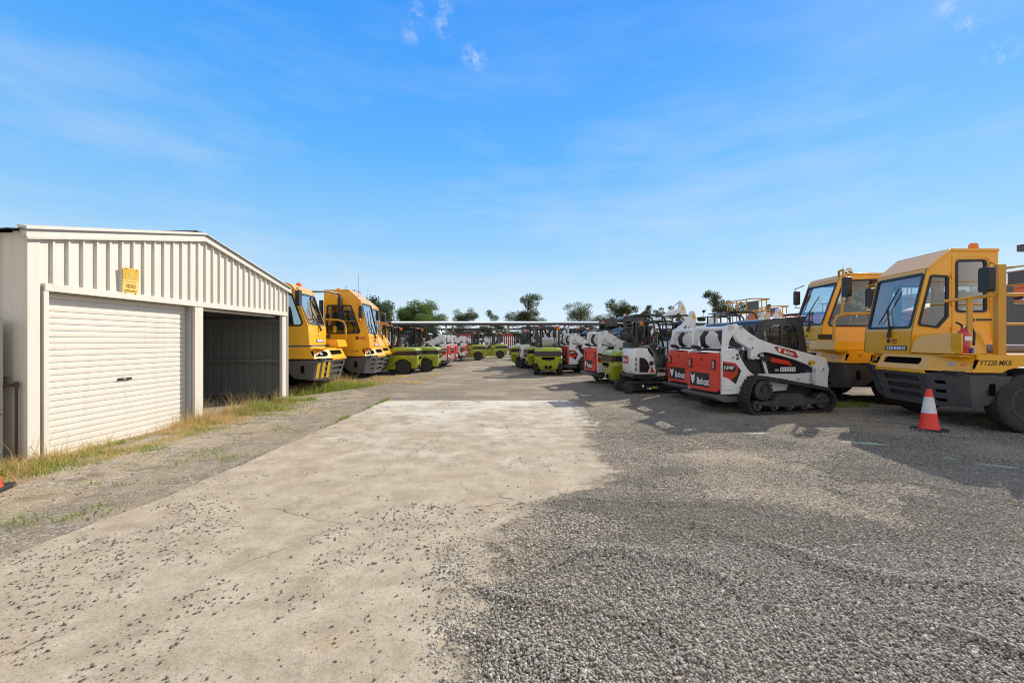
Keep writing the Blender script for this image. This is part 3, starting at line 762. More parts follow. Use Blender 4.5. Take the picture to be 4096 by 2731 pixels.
    k.plate(rpoly([(e[0] + .05, e[1] + .05), (e[0] - .25, e[1] - .10), (e[0] - .42, e[1] - .38), (e[0] - .20, e[1] - .45), (e[0] + .06, e[1] - .25)], .05, 3), (0, -.20, 0), SIDE, .40)
    k.build('bucket', T, bevel=.01)
    return T

# ------------------------------------------------------------------ counterbalance forklift
def make_forklift(name, label, cab=False, seat='bare', beacon=True, guard='plain', decal=True):
    T = thing(name, label, 'forklift', group='lime green forklifts parked in the yard rows')
    g = .585
    W = .60
    # counterweight: loft of plan outlines
    def plan(x0, x1, w0, w1, z, r=.10):
        pts = rpoly([(x0, -w0), (x1, -w1), (x1, w1), (x0, w0)], [r * 1.8, .01, .01, r * 1.8], 4)
        return [(x, y, z) for x, y in pts]
    c = MB('green')
    c.loft([plan(-1.18, -1.02, .33, .35, .24, .06), plan(-1.24, -1.02, .40, .42, .32, .07), plan(-1.28, -1.02, .45, .46, .48, .08), plan(-1.31, -1.02, .535, .545, .64), plan(-1.33, -1.02, .60, .60, .72)])
    c.loft([plan(-1.33, -.25, .60, .60, .715), plan(-1.335, -.25, .60, .60, .80), plan(-1.28, -.25, .58, .59, .84), plan(-1.27, -.25, .58, .59, 1.02), plan(-1.30, -.25, .585, .60, 1.05), plan(-1.28, -.25, .575, .595, 1.12), plan(-1.20, -.25, .50, .55, 1.175), plan(-1.08, -.25, .38, .46, 1.20)])
    # arches over the steer wheels
    for s in (-1, 1):
        ar = [(-1.02, .72), (-.25, .72), (-.25, .30), (-.30, .42), (-.36, .52), (-.46, .60), (-.58, .66), (-.70, .68), (-.82, .66), (-.94, .60), (-1.02, .52)]
        c.plate(ar, (0, s * .60 if s < 0 else s * .60 - .14, 0), SIDE, .14)
    co = c.build('counterweight', T, bevel=.02, seg=3, smooth=40, fix=True)
    b = MB('blackp')
    for s in (-1, 1):
        fr = SIDE if s < 0 else LSIDE
        F = lambda x, z: ((x if s < 0 else -x), z)
        b.plate([F(*p) for p in [(-1.18, .855), (-.42, .855), (-.20, .865), (-.40, 1.03), (-1.18, 1.03)]], (0, s * .598, 0), fr, .03)
    b.plate(rpoly(rect(-.56, .845, .56, 1.025), .05, 3), (-1.318, 0, 0), REAR, .06)
    for s in (-1, 1): b.plate([(-.08, .86), (.08, .86), (.08, 1.02), (-.08, 1.02)], (-1.27, s * .545, 0), (V3(-.6 * s, -.8, 0).normalized() if s > 0 else V3(.6, -.8, 0).normalized(), V3(0, 0, 1)), .05)
    b.m('void').plate(rpoly([(-.30, .80), (.30, .80), (.26, .69), (-.26, .69)], .03, 3), (-1.345, 0, 0), REAR, .03)
    b.plate(rpoly([(-.18, .42), (.18, .42), (.10, .30), (-.10, .30)], .02, 2), (-1.335, 0, 0), REAR, .03)
    b.m('chrome').cyl((-1.345, 0, .30), (-1.345, 0, .43), .018, 8)
    b.m('blackp').plate(rpoly(rect(-.12, .64, .12, .675), .01, 2), (-1.34, 0, 0), REAR, .03)
    b.m('lamp')
    for s in (-1, 1): b.box(-1.315, s * .50 - .03, .87, -1.30, s * .50 + .03, 1.0)
    b.build('rear_band', co, bevel=.006)
    # frame and side panels
    f = MB('green')
    for s in (-1, 1):
        y = s * .58
        f.plate([(-.45, .24), (-.30, .50), (-.25, .78), (-.25, 1.15), (.02, 1.15), (.05, .95), (.45, .62), (1.06, .62), (1.06, .22), (-.40, .20)], (0, y if s < 0 else y - .12, 0), SIDE, .12)
    f.m('grey').box(-.25, -.46, .30, 1.0, .46, .60); f.m('black').box(-.95, -.40, .28, -.25, .40, .80)
    fo = f.build('body', T, bevel=.012)
    d = MB('blackp')
    for s in (-1, 1):
        fr = SIDE if s < 0 else LSIDE
        F = lambda x, z: ((x if s < 0 else -x), z); O = (0, s * .58, 0)
        d.m('blackp').flat([F(*p) for p in [(.02, 1.14), (.05, .95), (.45, .62), (.70, .62), (.12, 1.14)]], O, fr, .003)
        d.m('void').flat([F(*p) for p in rpoly([(-.10, .80), (-.02, .86), (.08, .86), (.08, .74), (-.02, .74)], .02, 2)], O, fr, .003)
        if decal:
            d.m('decblk').text('S30', V3(.10 if s < 0 else .0, s * .58, .55), fr, .26, .075, bold=.03)
            d.m('decred').flat([F(*p) for p in rect(.04 if s < 0 else .36, .36, .12 if s < 0 else .44, .44)], O, fr, .003)
            d.m('decblk').text('CLARK', V3(.36 if s < 0 else .16, s * .58, .40), fr, .38, .075, bold=.03)
    d.build('badge', fo, smooth=0)
    # overhead guard
    o = MB('blackp')
    for s in (-1, 1):
        y = s * .53
        o.plate([(-.30, 1.12), (-.24, 2.06), (-.24, 2.12), (.62, 2.15), (.72, 2.08), (1.0, .80), (.93, .80), (.67, 2.03), (.60, 2.08), (-.15, 2.05), (-.20, 1.12)], (0, y if s < 0 else y - .06, 0), SIDE, .06)
    for q in range(7): o.box(-.18 + q * .12, -.48, 2.085, -.13 + q * .12, .48, 2.12)
    o.box(-.26, -.50, 2.05, -.20, .50, 2.13)
    oo = o.build('overhead_guard', T, bevel=.015)
    for s in (-1, 1):
        l = MB('black'); l.box(-.29, s * .36 - .11, 2.055, -.262, s * .36 + .11, 2.11); l.m('redlens').box(-.296, s * .36 - .09, 2.062, -.288, s * .36 - .0, 2.10); l.m('lens').box(-.296, s * .36 + .005, 2.062, -.288, s * .36 + .09, 2.10); l.build('tail_light', oo)
    if beacon:
        l = MB('black'); l.cyl((-.26, -.40, 2.0), (-.30, -.40, 2.0), .03, 8); l.m('lens').lathe([(.055, 0), (.06, .08), (.05, .12), (0, .125)], (-.32, -.46, 1.98), (0, 0, 1), 12); l.build('beacon', oo)
    e = MB('black'); e.cyl((-.62, -.28, 1.20), (-.62, -.28, 1.30), .05, 10); e.m('steel').cyl((-.62, -.28, 1.28), (-.62, -.28, 1.38), .10, 14); e.m('chrome').cyl((-.62, -.28, 1.36), (-.62, -.28, 1.385), .108, 14); e.build('air_intake', T)
    st = MB('wrap' if seat == 'wrapped' else 'seat')
    st.plate(rpoly([(-.36, 1.16), (-.30, 1.30), (.20, 1.28), (.22, 1.16)], .04, 3), (0, -.25, 0), SIDE, .50)
    st.plate(rpoly([(-.42, 1.26), (-.56, 1.58), (-.46, 1.64), (-.36, 1.58), (-.26, 1.28)], .05, 3), (0, -.27, 0), SIDE, .54)
    st.build('seat', T, bevel=.04, seg=3)
    k = MB('black'); k.box(.46, -.40, .60, .62, .40, 1.22); k.tube([(.50, -.05, 1.2), (.34, -.05, 1.36)], .025, 8)
    q = Matrix.Rotation(-.75, 3, 'Y')
    k.tube([V3(.33, -.05, 1.38) + q @ V3(math.cos(a) * .16, math.sin(a) * .16, 0) for a in [i * math.pi / 9 for i in range(18)]], .014, 6, True)
    for y in (.18, .26, .34): k.tube([(.46, y - .5, 1.2), (.40, y - .5, 1.36)], .01, 5)
    k.build('steering_column', T)
    if seat == 'bagged':
        k = MB('bag'); k.loft([[(-.40, -.20, 1.30), (-.10, -.22, 1.28), (-.10, .20, 1.28), (-.42, .20, 1.30)], [(-.36, -.12, 1.62), (-.20, -.10, 1.60), (-.22, .10, 1.62), (-.36, .12, 1.64)], [(-.34, -.03, 1.86), (-.30, -.03, 1.86), (-.30, .03, 1.88), (-.34, .03, 1.88)]]); k.build('plastic_cover', T, smooth=60)
    # mast
    m = MB('black')
    for s in (-1, 1):
        m.box(1.12, s * .36 - .05, .10, 1.26, s * .36 + .05, 2.10); m.box(1.18, s * .27 - .03, .10, 1.30, s * .27 + .03, 2.06)
        m.m('chrome').cyl((1.20, s * .18, .2), (1.20, s * .18, 1.95), .025, 8).m('black')
    m.box(1.10, -.40, 2.03, 1.24, .40, 2.12); m.box(1.12, -.36, .35, 1.20, .36, .47)
    m.m('decwht').text('CLARK', (1.118, -.36, 1.45), (V3(0, 0, 1), V3(0, 1, 0)), .40, .075, bold=.03)
    m.build('mast', T, bevel=.006)
    ca = MB('black'); ca.box(1.30, -.50, .16, 1.35, .50, .26); ca.box(1.30, -.50, .58, 1.35, .50, .68); 
    for y in (-.48, -.24, 0, .24, .48): ca.box(1.31, y - .02, .26, 1.34, y + .02, 1.22)
    ca.box(1.30, -.50, 1.18, 1.35, .50, 1.24); ca.build('carriage', T, bevel=.006)
    for s in (-1, 1):
        k = MB('steel'); k.plate([(1.35, .66), (1.39, .66), (1.40, .13), (2.35, .09), (2.35, .07), (1.35, .07)], (0, s * .28 - .05, 0), SIDE, .10); k.build('fork', T, bevel=.004)
    for s in (-1, 1):
        wheel(T, (-.70, s * .53, .32), .32, .20, s, rim='steel', rimr=.55)
        wheel(T, (.86, s * .50, .36), .36, .24, s, rim='steel', rimr=.55)
    if cab:
        k = MB('blackp')
        w = rpoly([(-.12, 1.25), (-.10, 1.98), (.58, 2.0), (.82, 1.25)], .06, 3)
        for s in (-1, 1): k.plate([(-.24, .80), (-.22, 2.08), (.66, 2.10), (.97, .80)], (0, s * .565 if s < 0 else s * .565 - .03, 0), SIDE, .03, [w])
        k.box(-.28, -.50, 2.12, .66, .50, 2.22)
        ko = k.build('cab', T, bevel=.02)
        gl = MB('smoke')
        for s in (-1, 1): gl.plate(w, (0, s * .55, 0), SIDE, .006)
        gl.box(-.235, -.50, 1.22, -.229, .50, 2.04); gl.plate([(.68, 2.04), (.686, 2.04), (.93, 1.1), (.924, 1.1)], (0, -.5, 0), SIDE, 1.0)
        gl.build('window', ko, smooth=0)
        l = MB('clearlens'); l.lathe([(.06, 0), (.06, .10), (0, .11)], (.0, .1, 2.22), (0, 0, 1), 12); l.build('beacon', ko)
    return T
# ------------------------------------------------------------------ yellow yard tractor (terminal tractor)
def gasket(mb, w, O, fr, t=.03, wd=.035, mat='black'):
    mb.m(mat).plate(grow(w, .012), Vector(O) + fr[0].cross(fr[1]).normalized() * .012, fr, t + .012, [grow(w, -wd)])

def make_tractor(name, label, kind='chamfer', model='YT220 MKII', side_logo=False, stripes=False, ext=False, maker='TERBERG', beacon='lens', wx=-1.5, sk=-1.06, aerial=True, tall=0.0):
    T = thing(name, label, 'yard tractor', group='yellow yard tractors parked in the yard')
    # chassis and running gear
    f = MB('steel')
    for s in (-1, 1): f.box(-4.9, s * .42 - .05, .62, -.25, s * .42 + .05, .90)
    f.box(-.9, -.40, .45, -.3, .40, 1.0); f.m('black').box(-2.2, -.45, .55, -.4, .45, .98)
    f.m('steel').cyl((wx, -.9, .48), (wx, .9, .48), .07, 10); f.cyl((-3.9, -.9, .48), (-3.9, .9, .48), .09, 10)
    f.m('void').box(-4.6, -.62, .36, -.75, .62, .9); f.m('black').box(-3.2, -1.15, .36, -2.1, -.55, .95); f.box(-3.2, .55, .36, -2.1, 1.15, .95)  # underbody block and tank boxes added to stop sunlight passing beneath
    f.m('black').box(-2.6, -1.15, .50, -1.7, -.55, .95); f.box(-2.6, .55, .50, -1.7, 1.15, .95)
    f.build('chassis', T, bevel=.01)
    for s in (-1, 1):
        wheel(T, (wx, s * 1.06, .485), .485, .30, s, rim='steel', lug=0, rimr=.56, bolts=10)
        wheel(T, (-3.9, s * 1.10, .485), .485, .30, s, rim='steel', lug=0, rimr=.56, bolts=10)
        wheel(T, (-3.9, s * .74, .485), .485, .30, s, rim='steel', lug=0, rimr=.56, bolts=10)
    fw = MB('black'); fw.cyl((-3.9, 0, 1.02), (-3.9, 0, 1.10), .45, 24); fw.box(-4.4, -.45, .92, -3.4, .45, 1.0); fw.build('coupling_plate', T, bevel=.01)
    # bumper
    b = MB('bump')
    top = [(-.62, -1.22), (-.22, -1.21), (0, -.62), (0, .62), (-.22, 1.21), (-.62, 1.22)]
    bot = [(-.50, -1.12), (-.34, -1.10), (-.15, -.52), (-.15, .52), (-.34, 1.10), (-.50, 1.12)]
    zt, zb = .925, .345
    Un = V3(0, 1, 0); Wn = V3(.15, 0, zt - zb).normalized(); hl = math.hypot(.15, zt - zb)
    slots = [rpoly(rect(-.44, .43, .44, .53), .045, 4), rpoly(rect(-.42, .27, .42, .37), .045, 4), rpoly(rect(-.40, .11, .40, .21), .045, 4)]
    b.plate([(-.52, 0), (.52, 0), (.62, hl), (-.62, hl)], (-.15, 0, zb), (Un, Wn), .02, slots)
    for s in (-1, 1):
        A, Bq, Cq, D = V3(0, s * .62, zt), V3(-.22, s * 1.21, zt), V3(-.34, s * 1.10, zb + .05), V3(-.15, s * .52, zb)
        U = (Bq - A).normalized() if s > 0 else (A - Bq).normalized()
        org = D if s > 0 else V3(-.34, -1.10, zb + .05)
        W_ = (A - D); W_ = (W_ - U * W_.dot(U)).normalized()
        P2 = lambda p: ((p - org).dot(U), (p - org).dot(W_))
        quad = [P2(p) for p in ((D, Cq, Bq, A) if s > 0 else (Cq, D, A, Bq))]
        mx = sum(q[0] for q in quad) / 4
        hs = []
        for q in range(3):
            zc = .13 + q * .165; uc = mx - s * .14 + s * q * .02
            hs.append(rpoly(rect(uc - .085, zc - .032, uc + .085, zc + .032), .03, 4))
        b.plate(quad, org, (U, W_), .02, hs)
        if stripes:
            b.m('decyel')
            for q in range(3):
                uc = mx + (q - 1) * .20 - s * .02; 
                w = .055
                pts = [(uc - w - .04 * s, .04), (uc + w - .04 * s, .04), (uc + w + .02 * s, .50), (uc - w + .02 * s, .50)]
                b.flat(pts, org, (U, W_), .003, [h for h in hs if min(p[0] for p in h) > min(p[0] for p in pts) + .0 and max(p[0] for p in h) < max(p[0] for p in pts)])
            b.m('bump')
        # side return
        fr = SIDE if s < 0 else LSIDE
        F = lambda x, z: ((x if s < 0 else -x), z)
        q0, q1, q2, q3, q4 = V3(-.34, s * 1.10, zb + .05), V3(sk + .26, s * 1.11, zb + .10), V3(sk + .10, s * 1.15, .62), V3(sk, s * 1.21, zt), V3(-.22, s * 1.21, zt)
        b.add([q0, q1, q2, q3, q4] if s > 0 else [q4, q3, q2, q1, q0], [(4, 3, 2, 1, 0)])
        b.m('void').plate([F(*p) for p in rpoly(rect(-.62, .60, -.53, .80), .02, 3)], (0, s * 1.185, 0), fr, .01).m('bump')
    b.m('steel').plate([(-.6, .02), (.6, .02), (.6, .56), (-.6, .56)], (-.205, 0, zb), (Un, Wn), .01)
    for s in (-1, 1): b.m('void').box(sk + .06, s * 1.06 - .01, .48, -.40, s * 1.06 + .01, .88)
    b.m('steel')
    for q in range(8): b.box(-.20, -.42 + q * .11, .42, -.17, -.36 + q * .11, .88)
    b.m('steel')
    for s in (-1, 1):
        for q in range(3): b.cyl((-.06 - .045 * q, s * .55, .84 - .15 * q), (.005 - .045 * q, s * .55, .84 - .15 * q), .012, 6)
    b.m('bump').plate([(-.62, -1.22), (-.22, -1.21), (0, -.62), (0, .62), (-.22, 1.21), (-.62, 1.22)], (0, 0, zt + .012), TOP, .014)
    b.m('black').box(sk, -1.12, .92, -.10, 1.12, .99)
    b.build('bumper', T, bevel=.010)
    # yellow nose below the cab
    n = MB('yellow')
    zt2, zb2 = 1.25, .98
    n.plate([(-.60, 0), (.60, 0), (.60, .30), (-.60, .30)], (.0, 0, zb2), (V3(0, 1, 0), V3(-.13, 0, .27).normalized()), .03, [rpoly(rect(-.52, .10, .42, .235), .06, 4)])
    n.m('void').plate(rect(-.56, .06, .50, .27), (-.05, 0, zb2), (V3(0, 1, 0), V3(-.13, 0, .27).normalized()), .01)
    n.m('yellow').plate([(-.62, 0), (.62, 0), (.58, .06), (-.58, .06)], (.03, 0, zb2 - .055), (V3(0, 1, 0), V3(-.02, 0, 1).normalized()), .03)
    n.plate([(-.84, .98), (-.84, 1.27), (-.13, 1.265), (-.13, 1.20), (.0, .98)], (0, -.60, 0), SIDE, 1.2) if False else None
    for s in (-1, 1):
        n.m('yellow'); A, Bq, Cq, D = V3(.0, s * .60, zb2), V3(-.26, s * 1.20, zb2), V3(-.34, s * 1.16, zt2), V3(-.13, s * .60, zt2)
        n.add([A, Bq, Cq, D] if s > 0 else [Bq, A, D, Cq], [(0, 1, 2, 3)])
        n.add([A + V3(-.04, 0, 0), Bq + V3(-.04, 0, 0), Cq + V3(-.04, 0, 0), D + V3(-.04, 0, 0)], [(0, 1, 2, 3)])
        # head lamp recess on the corner and side
        U = (Bq - A).normalized() if s > 0 else (A - Bq).normalized(); org = A if s > 0 else Bq
        W_ = (D - A); W_ = (W_ - U * W_.dot(U)).normalized()
        L = (Bq - A).length
        fr = SIDE if s < 0 else LSIDE
        F = lambda x, z: ((x if s < 0 else -x), z)
        rec = [(.20, .06), (L - .005, .06), (L - .005, .215), (.20, .215), (.14, .195), (.10, .14), (.14, .08)]
        rec = [(p[0], p[1]) if s > 0 else (L - p[0], p[1]) for p in rec]
        n.m('void').flat(rec, org, (U, W_), .004)
        n.m('void').flat([F(*p) for p in [(-.255, 1.04), (-.29, 1.04), (-.36, 1.19), (-.285, 1.19)]], (0, s * 1.205, 0), fr, .004)
        lx = .36 if s > 0 else L - .36
        n.m('lamp').plate(rpoly(rect(lx - .05, .10, lx + .05, .175), .02, 2), Vector(org) + U.cross(W_).normalized() * .014, (U, W_), .012)
        lx = .52 if s > 0 else L - .52
        n.m('lens').plate(rpoly(rect(lx - .04, .10, lx + .04, .175), .02, 2), Vector(org) + U.cross(W_).normalized() * .014, (U, W_), .012)
        n.m('yellow').plate([F(*p) for p in [(-.26, .98), (wx + .42, .98), (wx + .34, 1.03), (wx + .19, 1.07), (wx, 1.083), (wx - .19, 1.07), (wx - .34, 1.03), (wx - .42, .98), (-2.3, .98), (-2.3, 1.272), (-.34, 1.272), (-.34, 1.25)]], (0, s * 1.205, 0), fr, .03)
        n.m('decblk')
        if model: n.text(model, (-.60, s * 1.205, 1.14), fr, .046 * len(model), .085, shear=.15, bold=.006, lift=.004)
    n.m('yellow').box(-4.6, -1.19, 1.245, -.33, 1.19, 1.272) if kind != 'x' else None
    n.box(-.50, -1.15, 1.235, -.12, 1.15, 1.262)
    no = n.build('nose_panel', T, bevel=.006)
    # cab
    c0, c1 = (-1.20, .12)
    k = MB('yellow'); tk = .045
    if kind == 'chamfer':
        xb, zbm, xt, ztp, xr, zr, xe = -.15, 1.68, -.41, 2.855, -.80, 3.20, -1.60
        side = [(-.12, 1.26), (xb, zbm), (xt, ztp), (xr, zr), (xe, zr - .02), (xe, 1.26)]
        qw = rpoly([(-.46, 2.72), (-.76, 2.70), (-.75, 1.95), (-.58, 1.74), (-.24, 1.79)], .05, 3)
        dw = rpoly(rect(-1.40, 2.03, -.89, 2.99), .07, 4)
        wins = [qw, dw]; rw = rpoly([(-.72, 2.68), (-1.50, 2.68), (-1.50, 1.73), (-.46, 1.74), (-.43, 1.82)], .06, 4)
    else:
        xb, zbm, xt, ztp, xr, zr, xe = -.42, 1.85, -.77 - tall * .3, 2.86 + tall, -.96 - tall * .3, 3.0 + tall, -1.95
        side = [(-.38, 1.26), (-.39, 1.36), (xb, zbm), (xt, ztp), (-.85 - tall * .3, 2.955 + tall), (xr, zr), (xe, zr), (xe, 1.26)]
        qw = rpoly([(-.88 - tall * .3, 2.83 + tall), (-1.88, 2.85 + tall), (-1.88, 1.86), (-.60, 1.87), (-.56, 1.95)], .06, 4)
        wins = [qw]; rw = qw
    for s, y in ((-1, c0), (1, c1)):
        k.m('yellow').plate(side, (0, y if s < 0 else y - tk, 0), SIDE, tk, wins if s > 0 else [rw])
    # front: lower panel, windscreen panel, roof, back
    Wd = V3(xt - xb, 0, ztp - zbm); hl = Wd.length; Wd.normalize(); w2 = (c1 - c0)
    Of = V3(xb, (c0 + c1) / 2, zbm)
    hw = w2 / 2
    ws = rpoly([(-hw + .07, .07), (hw - .07, .06), (hw - .05, hl - .09), (-hw + .05, hl - .09)], .07, 4)
    k.plate(rect(-hw + .002, 0, hw - .002, hl), Of, (V3(0, 1, 0), Wd), tk, [ws])
    x_low = side[0][0]
    pts_l = [p for p in side if p[1] <= zbm + 1e-6 and p[0] > -1.0]
    for i in range(len(pts_l) - 1):
        a, b_ = pts_l[i], pts_l[i + 1]; d = V3(b_[0] - a[0], 0, b_[1] - a[1]); l_ = d.length
        k.plate(rect(-hw + .002, 0, hw - .002, l_), (a[0], (c0 + c1) / 2, a[1]), (V3(0, 1, 0), d.normalized()), tk)
    pr_ = [p for p in side if p[1] >= ztp - 1e-6]
    for i in range(len(pr_) - 1):
        a, b_ = pr_[i], pr_[i + 1]; d = V3(b_[0] - a[0], 0, b_[1] - a[1]); l_ = d.length
        k.plate(rect(-hw - .012, -.006, hw + .012, l_ + .006), V3(a[0], (c0 + c1) / 2, a[1]) + V3(-d.z, 0, d.x).normalized() * -.0 + V3(0, 0, .012), (V3(0, 1, 0), d.normalized()), tk)
    bw = rpoly(rect(-hw + .12, .75, hw - .12, 1.60), .06, 3)
    k.plate(rect(-hw + .002, 0, hw - .002, zr - 1.28), (xe, (c0 + c1) / 2, 1.26), REAR, tk, [bw])
    k.m('trimgry').box(xe + .05, c0 + .05, 1.28, x_low - .06, c1 - .05, 1.34)
    k.m('black').plate(rpoly([(x_low - .16, 1.34), (x_low - .18, 1.70), (x_low - .28, 1.78), (x_low - .38, 1.72), (x_low - .36, 1.34)], .04, 3), (0, c0 + .06, 0), SIDE, w2 - .12)
    cab = k.build('cab', T, bevel=.018, smooth=30)
    gk = MB('black'); gasket(gk, ws, Of, (V3(0, 1, 0), Wd))
    for s, y in ((-1, c0), (1, c1)):
        fr = SIDE if s < 0 else LSIDE
        for w in (wins if s > 0 else [rw]): gasket(gk, [(p[0] if s < 0 else -p[0], p[1]) for p in w], (0, y, 0), fr, .03, .03)
    gk.build('window_seal', cab, smooth=0)
    gw = MB('screen'); gw.plate(ws, Of - V3(.012, 0, 0), (V3(0, 1, 0), Wd), 0); gw.build('windscreen', cab, smooth=0)
    for s, y in ((-1, c0 + .012), (1, c1 - .012)):
        for w in (wins if s > 0 else [rw]):
            gw = MB('glass'); gw.plate(w, (0, y, 0), SIDE, 0); gw.build('side_window', cab, smooth=0)
    gw = MB('glass'); gw.plate(bw, (xe + .02, (c0 + c1) / 2, 1.26), REAR, 0); gw.build('rear_window', cab, smooth=0)
    cm = (c0 + c1) / 2
    st = MB('seat'); st.plate(rpoly([(-1.30, 1.72), (-1.28, 1.84), (-.80, 1.86), (-.78, 1.74)], .04, 3), (0, cm - .25, 0), SIDE, .50); st.plate(rpoly([(-1.28, 1.80), (-1.46, 2.42), (-1.36, 2.50), (-1.24, 2.42), (-1.14, 1.84)], .05, 3), (0, cm - .24, 0), SIDE, .48); st.box(-1.22, cm - .15, 1.34, -.9, cm + .15, 1.74)
    st.build('seat', cab, bevel=.03)
    sw = MB('black'); q = Matrix.Rotation(-.6, 3, 'Y'); sw.tube([V3(-.58, cm, 1.92) + q @ V3(math.cos(a) * .20, math.sin(a) * .20, 0) for a in [i * math.pi / 10 for i in range(20)]], .016, 6, True); sw.tube([(-.40, cm, 1.6), (-.58, cm, 1.92)], .03, 8); sw.build('steering_wheel', cab)
    # wipers
    N = V3(0, 1, 0).cross(Wd)
    wp = lambda u, v: Of + V3(0, u, 0) + Wd * v + N * .03
    w_ = MB('black')
    w_.tube([wp(.12, -.12), wp(.10, .05), wp(-.10, .46)], [.035, .022, .012], 8); w_.tube([wp(.08, .0), wp(-.06, .46)], .010, 6)
    w_.tube([wp(-.24, .16), wp(-.08, .46), wp(-.06, .52), wp(.10, .88)], [.010, .014, .014, .010], 6); w_.tube([wp(-.12, .42), wp(.03, .72)], .008, 5)
    w_.build('wiper', cab)
    # writing
    d = MB('bump')
    low = V3(*(Vector((pts_l[-1][0] - pts_l[-2][0], 0, pts_l[-1][1] - pts_l[-2][1])).normalized()))
    Ol = V3(pts_l[-2][0], cm, pts_l[-2][1]); fl = (V3(0, 1, 0), low)
    d.m('bump').plate(rpoly(rect(-.02, .05, .56, .145), .01, 2) if kind == 'chamfer' else rpoly(rect(-.16, .06, .42, .155), .01, 2), Ol + V3(1, 0, 0) * .006, fl, .006)
    uc = .27 if kind == 'chamfer' else .13
    d.m('decwht').text(maker, Ol + V3(0, uc, 0) + low * (.0975 if kind == 'chamfer' else .1075), fl, .50, .062, bold=.03, lift=.009)
    def clark(mb, O, fr, w):
        U, W = fr; h = w * .5
        O = Vector(O)
        mb.m('decblk').flat([(-.5 * w, -.20 * w), (-.20 * w, -.20 * w), (-.20 * w, .0), (-.28 * w, -.06 * w), (-.36 * w, .10 * w), (-.5 * w, .10 * w)], O, fr, .003)
        mb.m('decred').flat([(-.28 * w, -.03 * w), (-.20 * w, .10 * w), (-.28 * w, .23 * w), (-.36 * w, .10 * w)], O, fr, .005)
        mb.text('clark', O + U * (.17 * w), fr, .66 * w, .24 * w, bold=.045, lift=.004)
        mb.m('decblk').text('equipment', O + U * (.24 * w) - W * (.19 * w), fr, .48 * w, .08 * w, bold=.03, lift=.004)
    if kind == 'chamfer': clark(d, Ol + V3(.0, .16, 0) + low * .25, fl, .28)
    for s in ((-1, c0), (1, c1)):
        if side_logo: clark(d, V3(-.40 if kind == 'chamfer' else -.52, s[1], 1.60), SIDE if s[0] < 0 else LSIDE, .34)
    if kind == 'round':
        for s, y in ((-1, c0), (1, c1)):
            fr = SIDE if s < 0 else LSIDE
            F = lambda x, z: ((x if s < 0 else -x), z)
            d.m('bump').flat([F(*p) for p in rect(-1.94, 1.30, -.32, 1.345)], (0, y, 0), fr, .003)
        d.m('bump').flat(rect(-hw, .045, hw, .09), (pts_l[0][0], cm, pts_l[0][1]), (V3(0, 1, 0), V3(-.01, 0, .1).normalized()), .004)
    d.build('badge', cab, smooth=0)
    # door outline
    if kind == 'chamfer':
        for s, y in ((1, c1),):
            fr = SIDE if s < 0 else LSIDE
            F = lambda x, z: ((x if s < 0 else -x), z)
            dd = MB('yellow'); outer = rect(-1.52, 1.30, -.82, 3.08)
            dd.plate([F(*p) for p in outer], (0, y + s * .012, 0), fr, .012, [[F(*p) for p in grow(wins[1], .05)]])
            do = dd.build('door', T, bevel=.006)
            h = MB('black'); h.box(-1.46, min(y, y + s * .04), 1.87, -1.22, max(y, y + s * .04), 1.90); h.lathe([(.05, 0), (.05, .03), (0, .035)], (-1.12, y + s * .01, 1.88), (0, s, 0), 12); h.build('handle', do)
            for z in (1.7, 2.2, 2.7):
                h = MB('yellow'); h.cyl((-.815, y + s * .018, z - .05), (-.815, y + s * .018, z + .05), .014, 8); h.build('hinge', do)
    # near-side deck box
    if kind == 'chamfer':
        e = MB('yellow')
        e.loft([[(-.10, .125, 1.272), (-.10, 1.05, 1.272), (-.62, 1.05, 1.272), (-.62, .125, 1.272)], [(-.14, .125, 1.44), (-.16, 1.02, 1.44), (-.62, 1.02, 1.44), (-.62, .125, 1.44)], [(-.20, .125, 1.60), (-.28, .92, 1.64), (-.62, .92, 1.64), (-.62, .125, 1.64)]])
        e.plate([(.30, 0), (.36, 0), (.36, .30), (.30, .30)], (0, 0, 1.272), REAR, .02) if False else None
        e.build('engine_box', T, bevel=.015, fix=True)
        e = MB('pipegrey'); e.cyl((-.62, .80, 1.36), (-1.6, .80, 1.36), .075, 14); e.build('deck_pipe', T)
        r = MB('yrail')
        r.box(-.80, 1.06, 1.272, -.68, 1.16, 2.74)
        r.m('yrail').box(-.685, 1.04, 2.25, -.675, 1.18, 2.52)
        rp = r.build('rail_post', T, bevel=.012)
        r = MB('yrail')
        r.tube([(-.01, .98, 2.16), (-.30, 1.10, 2.20), (-.74, 1.11, 2.25), (-2.4, 1.11, 2.25)], .026, 8)
        r.tube([(-.74, 1.11, 1.77), (-2.4, 1.11, 1.77)], .024, 8); r.box(-.335, 1.085, 1.50, -.265, 1.125, 2.20)
        r.tube([(-.80, 1.11, 2.69), (-1.2, 1.11, 2.72), (-2.4, 1.11, 2.72)], .012, 6)
        r.tube([(-2.4, 1.11, 1.272), (-2.4, 1.11, 2.72)], .026, 8)
        r.build('hand_rail', T)
    else:
        e = MB('yellow'); e.loft([[(-.06, .125, 1.272), (-.06, 1.12, 1.272), (-1.2, 1.12, 1.272), (-1.2, .125, 1.272)], [(-.10, .125, 1.50), (-.12, 1.10, 1.50), (-1.2, 1.10, 1.50), (-1.2, .125, 1.50)]])
        e.build('engine_box', T, bevel=.015, fix=True)
        r = MB('black'); r.box(-.70, .125, 1.54, -.30, .15, 1.66); r.build('step_pad', T, bevel=.006)
        r = MB('yrail'); r.tube([(-.12, 1.02, 1.50), (-.13, 1.02, 1.95), (-.20, 1.02, 2.08), (-.36, 1.02, 2.13), (-1.3, 1.02, 2.15), (-1.3, 1.02, 1.5)], .032, 8)
        r.build('hand_rail', T)
        r = MB('black' if stripes else 'yrail')
